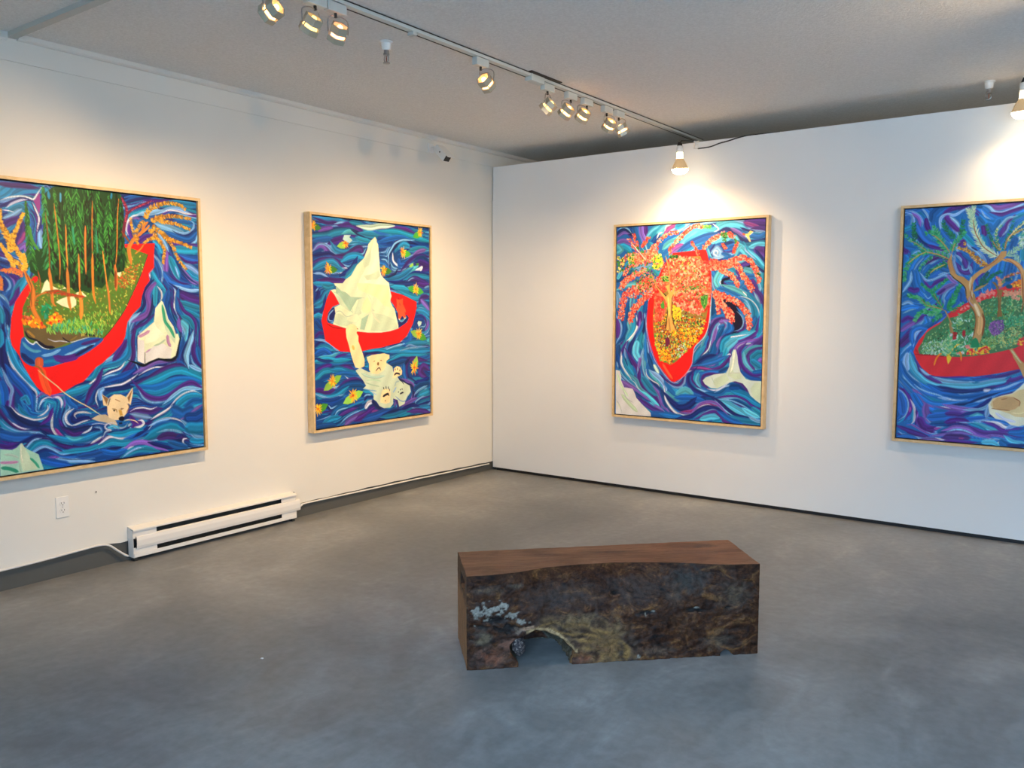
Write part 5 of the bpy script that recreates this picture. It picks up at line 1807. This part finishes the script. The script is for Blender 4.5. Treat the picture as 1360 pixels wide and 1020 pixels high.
    splat(.07,.13,.05,.05, (.20,.14,.075), .7, .8); splat(.10,.05,.09,.055, RED, .85, .7); splat(.17,.10,.06,.03, (.16,.07,.045), .9, .6); splat(.50,.02,.07,.03, RED, .85, .8)
    splat(1.16,.27,.10,.09, (.13,.085,.045), .6, .9); splat(.90,.27,.06,.05, (.12,.08,.045), .5, .9); splat(1.10,.07,.10,.05, (.11,.075,.045), .6, .9); splat(.82,.04,.10,.03, (.18,.10,.055), .6, .8)
    splat(.09,.335,.10,.02, (.14,.10,.06), .5, .8); splat(.21,.345,.05,.014, (.20,.15,.09), .55, .8)
    splat(.95,.33,.13,.07, (.028,.028,.022), .7, .8); splat(.42,.29,.22,.06, (.030,.018,.014), .6, .9); splat(.74,.30,.16,.07, (.040,.022,.016), .6, .9)
    splat(.12,.205,.055,.028, BLK, .95, .5, .4, .9); splat(.17,.165,.07,.025, BLK, .9, .5, .4, .8); splat(.075,.175,.04,.015, BLK, .8, .5, .4, .6)  # black marks here and on the next line paint shade in the pits
    splat(.64,.285,.028,.012, BLK, .95, .5, .3, .9); splat(.76,.205,.05,.012, BLK, .95, .5, .3, .9); splat(.98,.205,.045,.014, BLK, .95, .5, .3, 1.); splat(1.13,.21,.025,.012, BLK, .9, .5, .3, .8)
    splat(.06,.245,.05,.03, WHT, .85, .35, .95); splat(.13,.255,.05,.022, WHT, .9, .35, .95); splat(.185,.225,.04,.014, WHT, .8, .35, .9); splat(.235,.195,.035,.010, WHT, .8, .35, .9)
    splat(.26,.165,.035,.014, (.36,.21,.13), .9, .5, .6); splat(.215,.155,.02,.02, (.20,.14,.10), .8, .5, .7)
    splat(1.0,.215,.012,.006, WHT, 1., .5, .4); splat(.80,.212,.01,.006, WHT, .9, .5, .4); splat(.765,.195,.006,.008, WHT, .8, .5, .4); splat(.74,.02,.012,.018, WHT, .8, .5, .6)
    top = (nr[:,2] > .6) & (z > .36)
    for uc, wc, ru, rw, a_, rgb in ((.66,.255,.05,.022,.85,(.03,.016,.010)),(.68,.25,.13,.04,.5,(.07,.032,.018)),(1.12,.30,.10,.03,.5,(.05,.028,.018)),(1.02,.20,.16,.05,.4,(.24,.10,.055)),(.36,.10,.13,.03,.7,(.26,.085,.035))):
        d = np.sqrt(((u-uc)/ru)**2+((w_-wc)/rw)**2)+.5*n2; g = np.clip((1-d)/.6, 0, 1)*a_*top
        mark[:,:3] = np.where((g > .03)[:,None], mark[:,:3]*(1-g[:,None])+np.array(rgb)*g[:,None], mark[:,:3]); mark[:,3] = np.maximum(mark[:,3], g)
    endf = (nr[:,0] < -.6) & (u < .03); g = endf*np.clip((z-.255+.03*n2)/.03, 0, 1)*.85
    mark[:,:3] = np.where((g > .03)[:,None], np.array((.075,.035,.020)), mark[:,:3]); mark[:,3] = np.maximum(mark[:,3], g)
    # pale rim over the arch
    rim = np.interp(u, [.26,.30,.34,.39,.43,.46], [.150,.162,.155,.130,.096,.058]); g = np.clip(1-np.abs(z-rim)/.010, 0, 1)*((u > .25) & (u < .47))*(w_ < .06)
    mark[:,:3] = np.where((g > .1)[:,None], np.array((.40,.26,.13)), mark[:,:3]); mark[:,3] = np.maximum(mark[:,3], g*.9)
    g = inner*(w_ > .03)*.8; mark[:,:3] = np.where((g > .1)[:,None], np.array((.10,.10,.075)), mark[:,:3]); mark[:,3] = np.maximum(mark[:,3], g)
    disp = front*(nz*.006+n2*.0035)-.014*hollow+inner*(nz*.008+n2*.004)+(1-front)*n2*.0007
    co += nr*disp[:,None]; co[:,2] = np.maximum(co[:,2], 0); co[z > .398, 2] = .400+.0004*n2[z > .398]
    me.vertices.foreach_set('co', co.ravel()); a = me.color_attributes.new('mark', 'FLOAT_COLOR', 'POINT'); a.data.foreach_set('color', mark.ravel())
    me.polygons.foreach_set('use_smooth', [True]*len(me.polygons)); me.materials.clear(); me.materials.append(burl_mat()); me.update()
    me.name = 'wooden_bench'; q = bpy.data.objects.new('wooden_bench', me); col.objects.link(q); q.location = (2.609, -3.557, 0); q.rotation_euler = (0, 0, math.atan2(.879, .904))
    t = tag(q, 'dark burl wood block bench with a hollow under its front, on grey floor', 'bench')
    # lumpy bark plug hanging in the left of the hollow
    bm = bmesh.new(); bmesh.ops.create_icosphere(bm, subdivisions=4, radius=1)
    for v in bm.verts:
        p = v.co.copy(); k_ = 1+.28*noise.fractal(p*3.4, 1, 2, 3); v.co = Vector((p.x*.026*k_, p.y*.03*k_, p.z*.040*k_))
    for f_ in bm.faces: f_.smooth = True
    me2 = bpy.data.meshes.new('bark'); bm.to_mesh(me2); bm.free(); mm = mat('bark_crust', (.05,.035,.03), .8); tt = NT(mm)
    tt.l(tt.ramp(tt.noise(tt.coord(), 110, 4), [(.38,(.012,.010,.012)),(.55,(.06,.045,.045)),(.68,(.30,.24,.20))]), tt.b.inputs['Base Color']); me2.materials.append(mm)
    k2 = bpy.data.objects.new('bark', me2); col.objects.link(k2); k2.parent = q; k2.location = (.222, .035, .080); k2['label'] = 'lumpy dark bark plug in the hollow'
bench()

# ------------------------------------------------------------------ track and its lamps
TX = 1.745
t = empty('lighting_track', (TX, -2.2, HC), 'long pale ceiling track running from the near ceiling to the partition', 'lighting track')
def tb(*b): return MB().box(b[0]-TX, b[1]-TX, b[2]+2.2, b[3]+2.2, b[4]-HC, b[5]-HC)
r = tb(TX-.021, TX+.021, -5.2, .62, HC-.022, HC-.004); r.box(-.010, .010, -3.0, 2.82, -.004, 0); r.build('rail', M_track, t)
g = tb(TX-.0218, TX-.0135, -5.2, .62, HC-.0235, HC-.0150); g.box(.0135, .0218, -3.0, 2.82, -.0062, 0); g.build('slot_and_gap_shade', M_slot, t)  # left strip is the groove; right strip paints shade between rail and ceiling
f = tb(TX-.024, TX+.026, -1.90, -1.76, HC-.046, HC-.004).build('feed_box', M_track, t, bevel=.003)
tb(TX-.010, TX+.050, -1.93, -1.60, HC-.006, HC).build('feed_cover', M_slot, t)
tb(TX-.020, TX+.020, -2.93, -2.905, HC-.040, HC-.004).build('coupler', M_track, t)
def ring(r0, r1, h, M, n=8):
    b = MB(); o = R(360/n/2); vs = []
    for z in (0, h):
        for r_ in (r0, r1): vs.append([b.bm.verts.new(M @ Vector((r_*math.cos(o+6.283185*i/n), r_*math.sin(o+6.283185*i/n), z))) for i in range(n)])
    for p, q in ((0,1),(1,3),(3,2),(2,0)):
        for i in range(n): b.bm.faces.new((vs[p][i], vs[p][(i+1)%n], vs[q][(i+1)%n], vs[q][i]))
    return b
def spot(name, loc, d, energy, size, blend, rgb, radius, parent=None):
    l = bpy.data.lights.new(name, 'SPOT'); l.energy = energy; l.spot_size = R(size); l.spot_blend = blend; l.color = rgb; l.shadow_soft_size = radius
    o = bpy.data.objects.new(name, l); col.objects.link(o); o.location = loc; o.rotation_euler = Vector(d).to_track_quat('-Z', 'Y').to_euler()
    if parent: o.parent = parent
    return o
WARM = (1., .67, .34)
def track_lamp(y, z, target, label, energy, size, yb, tint=None):
    gb, gl = (M_glassback, M_lens) if not tint else GLOW[tint]
    root = empty('track_lamp', (TX, yb, HC-.0242), label, 'track light', 'track lamp heads on the ceiling track')
    T = Matrix.Translation(-root.location)
    c = Vector((TX, y, z)); d = (Vector(target)-c).normalized()
    rot = d.to_track_quat('Z', 'X').to_matrix().to_4x4(); A = T @ Matrix.Translation(c) @ rot
    MB().box(-.018, .018, -.055, .055, -.044, 0).build('adapter', M_track, root, bevel=.003)
    s = MB(); s.lathe([(.007,-.064),(.007,-.044)], 12).build('stem', M_slot, root)
    # wire yoke from the stem down both sides of the head
    side = d.cross(Vector((0,0,1))).normalized(); top = Vector((TX, yb, HC-.086))
    yk = MB()
    for sg in (-1, 1):
        e = c+side*sg*.050; m = c+side*sg*.050+Vector((0,0,.055))
        yk.tube([T @ p for p in spline3([top, top+(m-top)*.45+Vector((0,0,.012)), m, e], .008)], .0030, 6)
    yk.build('yoke', M_steel, root, smooth=True)
    ring(.036, .045, .034, A @ Matrix.Translation((0,0,-.038)), 6).build('rear_ring', M_chrome, root)
    ring(.038, .047, .026, A @ Matrix.Translation((0,0,.012)), 6).build('front_ring', M_chrome, root)
    MB().lathe([(.006,-.040),(.012,-.036),(.016,-.022),(.030,-.002),(.035,.012),(.036,.020)], 20, A).build('bulb', gb, root, smooth=True)
    MB().lathe([(.0355,.021),(.030,.026),(.016,.029),(.002,.030)], 20, A).build('lens', gl, root, smooth=True)
    for k in range(3):
        a = R(120*k+20); q = Vector((.042*math.cos(a), .042*math.sin(a), 0)); MB().tube([A @ (q+Vector((0,0,-.006))), A @ (q+Vector((0,0,.014)))], .003, 6).build('spacer', M_chrome, root)
    spot('lamp_beam', T @ (c+d*.045), d, energy*EK, size+SK, 1., WARM, .03, root)
    return root
EK, SK = 1.4, 20
GLOW = {'yellow': (mat('yellow_reflector', (.5,.35,.12), .3, 0, (1,.62,.18), 3.2), mat('yellow_lens', (.9,.9,.7), .3, 0, (1,.84,.40), 7.)),
        'pink': (mat('pink_reflector', (.5,.25,.2), .3, 0, (1,.42,.18), 5.), mat('pink_lens', (.9,.7,.7), .3, 0, (1,.60,.50), 14.))}
LAMPS = [
 (-3.790, 2.757, (0,-4.15,1.95), 'track lamp farthest left, nearest the batten across the ceiling', 40, 36, -3.72),
 (-3.576, 2.757, (0,-3.65,.75), 'second lamp from left of the left three, glowing yellow', 85, 74, -3.55, 'yellow'),
 (-3.416, 2.759, (0,-2.95,.75), 'pinkish lamp head, rightmost of left three, beside the sprinkler', 80, 72, -3.43, 'pink'),
 (-2.308, 2.768, (1.75,0,1.35), 'lone lamp head turned sideways midway along the track', 105, 46, -2.36),
 (-1.681, 2.755, (0,-2.05,1.25), 'dim lamp head right under the track feed box', 42, 64, -1.69, 'yellow'),
 (-1.472, 2.762, (0,-1.45,1.15), 'bright lamp head just right of the feed box lamp', 55, 64, -1.42),
 (-1.269, 2.772, (0,-.95,.95), 'bright lamp head in middle of the right-hand track cluster', 55, 64, -1.22),
 (-.919, 2.768, (0,-.45,.80), 'lamp head with a level glowing slit, second from partition', 40, 66, -.955),
 (-.735, 2.768, (2.25,0,1.25), 'lamp head nearest the partition, glaring toward the viewer', 70, 66, -.785),
]
for a in LAMPS: track_lamp(*a)

# clamp-on flood lamps over the partition
def clamp_lamp(x, zl, label, energy):
    y = -.195; root = empty('clamp_lamp', (x, 0, HP), label, 'lamp', 'bare flood bulbs clipped to the partition top')
    T = Matrix.Translation((0, y, zl-HP)) @ Matrix.Rotation(R(4), 4, 'X')
    MB().lathe([(.002,-.026),(.030,-.022),(.050,-.012),(.0605,.004),(.0625,.014)], 28, T).build('lens', M_bulb, root, smooth=True)
    MB().lathe([(.0625,.0145),(.060,.026),(.046,.058),(.034,.080),(.0262,.092)], 28, T, cap=False).build('reflector', M_silver, root, smooth=True)
    MB().lathe([(.0262,.092),(.0235,.100),(.0225,.134),(.019,.140)], 24, T, cap=False).build('neck', M_neck, root, smooth=True)
    MB().lathe([(.021,.138),(.024,.142),(.024,.176),(.019,.184),(.010,.188)], 24, T).build('socket', M_plate, root, smooth=True)
    cl = MB(); top = HP-zl
    cl.prism([(-.016,.186),(.016,.186),(.010,.205),(.003,.212),(-.006,.212)], 1, -.014, .014, T)
    cl.tube([T @ Vector((0,0,.205)), T @ Vector((.006,.02,.222)), (.012,-.05,.004), (.012,-.012,.008), (.012,.03,.012)], .005, 8)
    cl.build('clip', M_slot, root)
    br = MB(); z1 = -.022
    br.tube([(.030,-.012,.010),(.030,-.020,-.050),(.062,-.020,-.050),(.062,-.012,.010)], .0035, 6); br.tube([(.030,-.016,-.020),(.062,-.016,-.020)], .003, 6); br.box(.024, .070, -.02, .115, .000, .006)
    br.build('bracket', M_trim, root)
    spot('flood_beam', T @ Vector((0,-.002,-.040)), (0,.12,-1), energy, 152, 1., (1.,.72,.40), .06, root)
    return root
clamp_lamp(1.945, 2.530, 'bare flood bulb clipped to the partition above the blossom-tree painting', 26)
clamp_lamp(4.165, 2.655, 'bare flood bulb clipped to the partition at the right photo edge', 26)
tag(MB().tube(smooth_path([(2.0,-.006,HP-.050),(2.10,-.006,HP-.047),(2.17,-.006,HP-.030),(2.24,-.006,HP-.020),(2.33,-.008,HP-.004),(2.42,.01,HP+.006),(2.62,.03,HP+.006)], .02), .0045, 6).build('power_cord', M_slot), 'thin dark cord running right from the clipped flood bulb along partition top', 'cord')

# ------------------------------------------------------------------ sprinklers
def sprinkler(x, y, label):
    root = empty('fire_sprinkler', (x, y, HC), label, 'sprinkler', 'ceiling sprinklers')
    MB().lathe([(.034,0),(.034,-.004),(.027,-.010),(.024,-.040),(.018,-.046)], 20).build('escutcheon', M_plate, root, smooth=True)
    MB().lathe([(.014,-.044),(.014,-.060),(.017,-.062),(.017,-.072),(.010,-.076)], 12).build('body', M_steel, root)
    fr = MB()
    for s in (-1, 1): fr.tube(spline3([(s*.011,0,-.072),(s*.017,0,-.088),(s*.012,0,-.102),(s*.002,0,-.110)], .006), .003, 6)
    fr.build('arms', M_steel, root); MB().lathe([(.002,-.072),(.0035,-.090),(.002,-.110)], 8).build('bulb', mat('sprinkler_bulb', (.25,.08,.05), .2), root)
    MB().lathe([(.006,-.108),(.019,-.111),(.019,-.114),(.004,-.116)], 16).build('deflector', M_steel, root)
    return root
sprinkler(1.482, -2.836, 'small sprinkler head on ceiling left of the track, beside pinkish lamp')
sprinkler(3.958, -.038, 'white sprinkler head hanging at the partition line near the right edge')

# ------------------------------------------------------------------ wall camera
def wall_camera():
    root = empty('security_camera', (.008, -.835, 2.815), 'white box security camera on a bracket high on left wall near the corner', 'camera')
    MB().box(.0, .010, -.030, .030, -.035, .035).build('mount_plate', M_plate, root, bevel=.002)
    a = MB().tube(spline3([(.008,0,0),(.035,.004,.006),(.060,.016,-.006),(.075,.024,-.014)], .01), .008, 10); a.tube([(.008,.018,.020),(.06,.030,.0)], .004, 8); a.build('arm', M_plate, root, smooth=True)
    d = Vector((.74,-.06,-.67)).normalized(); T = Matrix.Translation((.078,.026,-.018)) @ d.to_track_quat('Z','Y').to_matrix().to_4x4()
    MB().box(-.034, .034, -.030, .030, -.030, .120, T).build('housing', M_plate, root, bevel=.004)
    MB().box(-.030, .030, -.026, .026, .1195, .123, T).build('front_glass', M_black, root)
    MB().box(-.039, .039, .0305, .035, -.010, .150, T).build('sun_visor', M_plate, root)
    MB().tube([T @ Vector((-.0345,.006,.045)), T @ Vector((-.038,.006,.045))], .006, 8).build('screw', M_slot, root)
wall_camera()

# ------------------------------------------------------------------ baseboard heater
def heater():
    y0, y1 = -3.556, -2.312; zb, h, dp = .022, .178, .066
    root = empty('baseboard_heater', (0, (y0+y1)/2, 0), 'long white electric baseboard heater on left wall between two paintings', 'heater'); c = (y0+y1)/2; a, b = y0-c, y1-c
    MB().box(.001, .008, a+.003, b-.003, zb, zb+h-.004).build('back_plate', M_dark, root)  # dark colour stands in for the unlit heater inside
    MB().prism([(.001,zb+h-.004),(.001,zb+h+.004),(dp-.004,zb+h-.006),(dp,zb+h-.010),(dp,zb+h-.018),(dp-.002,zb+h-.018),(dp-.004,zb+h-.011)], 1, a, b-.030).build('top_cover', M_wmetal, root)
    fp = MB().prism([(dp-.010,zb+.056),(dp-.001,zb+.053),(dp+.003,zb+.070),(dp+.003,zb+.102),(dp-.002,zb+.122),(dp-.014,zb+.129),(dp-.014,zb+.127),(dp-.004,zb+.120),(dp,zb+.102),(dp,zb+.070)], 1, a+.018, b)
    fp.build('front_panel', M_wmetal, root)
    MB().prism([(.008,zb),(dp-.006,zb),(dp,zb+.004),(dp,zb+.026),(dp-.003,zb+.026),(dp-.004,zb+.006),(.008,zb+.004)], 1, a+.002, b-.035).build('bottom_rail', M_wmetal, root)
    f = MB()
    for k in range(72): y = a+.15+k*(b-a-.28)/71; f.box(.012, .050, y, y+.0015, zb+.030, zb+.112)
    f.tube([(.03,a+.05,zb+.085),(.03,b-.05,zb+.085)], .008, 8); f.build('heating_fins', M_dark, root)
    for nm, p, q in (('end_cap', a, a+.155), ('end_cap', b-.16, b-.030)):
        e = MB()
        e.prism([(.004,zb+.002),(dp-.006,zb+.002),(dp-.006,zb+.056),(dp-.008,zb+.140),(dp-.008,zb+h-.016),(.004,zb+h-.004)], 1, p if p == a else q-.0025, p+.0025 if p == a else q)
        e.box(dp-.010, dp-.0065, p+.003, q-.003, zb+.008, zb+.060); e.box(dp-.0115, dp-.0085, p+.003, q-.003, zb+.116, zb+h-.0175)
        e.build('end_cap', M_wmetal, root)
    MB().tube([(dp-.001,a+.0165,zb+.058),(dp+.002,a+.0165,zb+.085),(dp+.002,a+.0165,zb+.112),(dp-.002,a+.0165,zb+.128)], .0022, 6).build('panel_gap', M_slot, root)
    for s in (a+.01, b-.06): MB().box(.01, .05, s, s+.02, 0, zb+.002).build('foot', M_dark, root)
heater()
# cables lying along the top of the grey base
c1 = smooth_path([(.012,-4.75,.118),(.011,-4.4,.118),(.011,-4.1,.121),(.012,-3.85,.131),(.012,-3.74,.134),(.013,-3.68,.122),(.016,-3.63,.080),(.022,-3.585,.042),(.026,-3.570,.034)], .02)
tag(MB().tube(c1, .0065, 8).build('white_cable', M_cable, smooth=True), 'white cable running from the photo edge down to the heater near end', 'cable')
c2 = smooth_path([(.026,-2.335,.064),(.020,-2.29,.080),(.010,-2.25,.090),(.004,-2.2,.095),(.004,-1.6,.087),(.004,-1.1,.081),(.004,-.8,.075),(.004,-.4,.068),(.004,-.05,.061)], .02)
q = tag(MB().tube(c2, .006, 8).build('white_cable', M_cable, smooth=True), 'white cable running from the heater far end to the room corner', 'cable')

# ------------------------------------------------------------------ wall outlet
def outlet():
    root = empty('wall_outlet', (0, -3.927, .395), 'white double power outlet on left wall below the forest painting', 'outlet')
    MB().box(0, .006, -.036, .036, -.059, .059).build('cover_plate', M_plate, root, bevel=.002)
    for z in (.020, -.020):
        r = MB().prism([(math.cos(t_)*.0165*(1 if abs(math.cos(t_)) < .9 else .97), z+math.sin(t_)*.0145) for t_ in [i*math.pi/10 for i in range(20)]], 0, .005, .0085).build('receptacle', M_plate, root)
        s = MB().box(.0083, .0090, -.0085, -.0060, z-.001, z+.008).box(.0083, .0090, .0060, .0085, z-.001, z+.008); s.lathe([(.0028,0),(.0028,.0007)], 10, Matrix.Translation((.0083,0,z-.008)) @ Matrix.Rotation(R(90),4,'Y')); s.build('slots', M_slot, r)
    MB().lathe([(.003,0),(.003,.0015)], 10, Matrix.Translation((.006,0,0)) @ Matrix.Rotation(R(90),4,'Y')).build('screw', M_steel, root)
outlet()
tag(MB().lathe([(.004,0),(.004,.002),(.0015,.0025),(.0015,.006)], 8, Matrix.Translation((.006,-3.735,.447)) @ Matrix.Rotation(R(-90),4,'Y')).build('nail', M_slot), 'tiny nail head in left wall between the outlet and the heater', 'nail')
def scrap(x, y, s, rz, m, label):
    b = MB(); b.prism([(-s,-s*.6),(s*.7,-s*.8),(s,.3*s),(.1*s,s*.8),(-s*.8,s*.5)], 2, .0006, .003); o = b.build('paint_flake', m, loc=(x, y, 0)); o.rotation_euler = (0,0,rz); tag(o, label, 'debris')
scrap(1.825, -3.985, .006, .4, M_plate, 'white paint flake on the floor left of the bench')

# ------------------------------------------------------------------ daylight, camera, view
SKY, SKY_LOW = 28., 3.5
wd = bpy.data.worlds.new('sky'); scene.world = wd; wd.use_nodes = True; bg = wd.node_tree.nodes['Background']
# blue overcast sky that is brightest overhead and dim along the street at the horizon
wt = wd.node_tree; tc = wt.nodes.new('ShaderNodeTexCoord'); sz = wt.nodes.new('ShaderNodeSeparateXYZ'); wt.links.new(tc.outputs['Generated'], sz.inputs[0])
mr = wt.nodes.new('ShaderNodeMapRange'); mr.interpolation_type = 'SMOOTHSTEP'; mr.inputs['From Min'].default_value = math.sin(R(4)); mr.inputs['From Max'].default_value = math.sin(R(28)); mr.inputs['To Min'].default_value = SKY_LOW; mr.inputs['To Max'].default_value = SKY
wt.links.new(sz.outputs['Z'], mr.inputs['Value']); wt.links.new(mr.outputs['Result'], bg.inputs['Strength']); bg.inputs['Color'].default_value = (.43,.69,1.,1)
pl = bpy.data.lights.new('window_portal', 'AREA'); pl.shape = 'RECTANGLE'; pl.size = WX1-WX0; pl.size_y = WZ1-WZ0; pl.cycles.is_portal = True
po = bpy.data.objects.new('window_portal', pl); col.objects.link(po); po.location = ((WX0+WX1)/2, YF-.12, (WZ0+WZ1)/2); po.rotation_euler = (R(90), 0, 0)
pb = bpy.data.lights.new('back_room_fill', 'POINT'); pb.energy = 14; pb.color = (1.,.88,.70); pb.shadow_soft_size = .25  # added fill behind the partition, lifts the dark ceiling there
pbo = bpy.data.objects.new('back_room_fill', pb); col.objects.link(pbo); pbo.location = (4.2, 1.7, 1.2)
# unseen partition lamp, then added warm fills for the floor and left wall
for x, y, d, e in ((5.3,-1.9,(-.95,1.9,-1.35),34), (4.6,-1.7,(-1.6,.2,-2.7),70), (4.9,-1.9,(-4.9,.6,-2.0),130)):
    spot('room_and_fill_beam', (x, y, 2.78), d, e, 100, 1., WARM, .04)

cam = bpy.data.cameras.new('camera'); cam.sensor_width = 36; cam.lens = 1125.198*36/1360; cam.clip_start = .05
co = bpy.data.objects.new('camera', cam); col.objects.link(co)
yaw, pitch, roll = -.63315675, .08922038, -.00032351
fw = Vector((math.sin(yaw), math.cos(yaw), 0)); rt = Vector((math.cos(yaw), -math.sin(yaw), 0)); dn = Vector((0,0,-1))
f2 = math.cos(pitch)*fw+math.sin(pitch)*dn; d2 = math.cos(pitch)*dn-math.sin(pitch)*fw
r3 = math.cos(roll)*rt+math.sin(roll)*d2; d3 = math.cos(roll)*d2-math.sin(roll)*rt
m = Matrix((r3, -d3, -f2)).transposed().to_4x4(); m.translation = (4.772996, -6.188434, 1.5); co.matrix_world = m
scene.camera = co
scene.view_settings.view_transform = 'Standard'; scene.view_settings.look = 'None'; scene.view_settings.gamma = 1.0; scene.view_settings.exposure = 0.03
scene.view_settings.use_curve_mapping = False
scene.cycles.use_denoising = True; scene.cycles.max_bounces = 8; scene.cycles.diffuse_bounces = 6; scene.cycles.sample_clamp_indirect = 6.
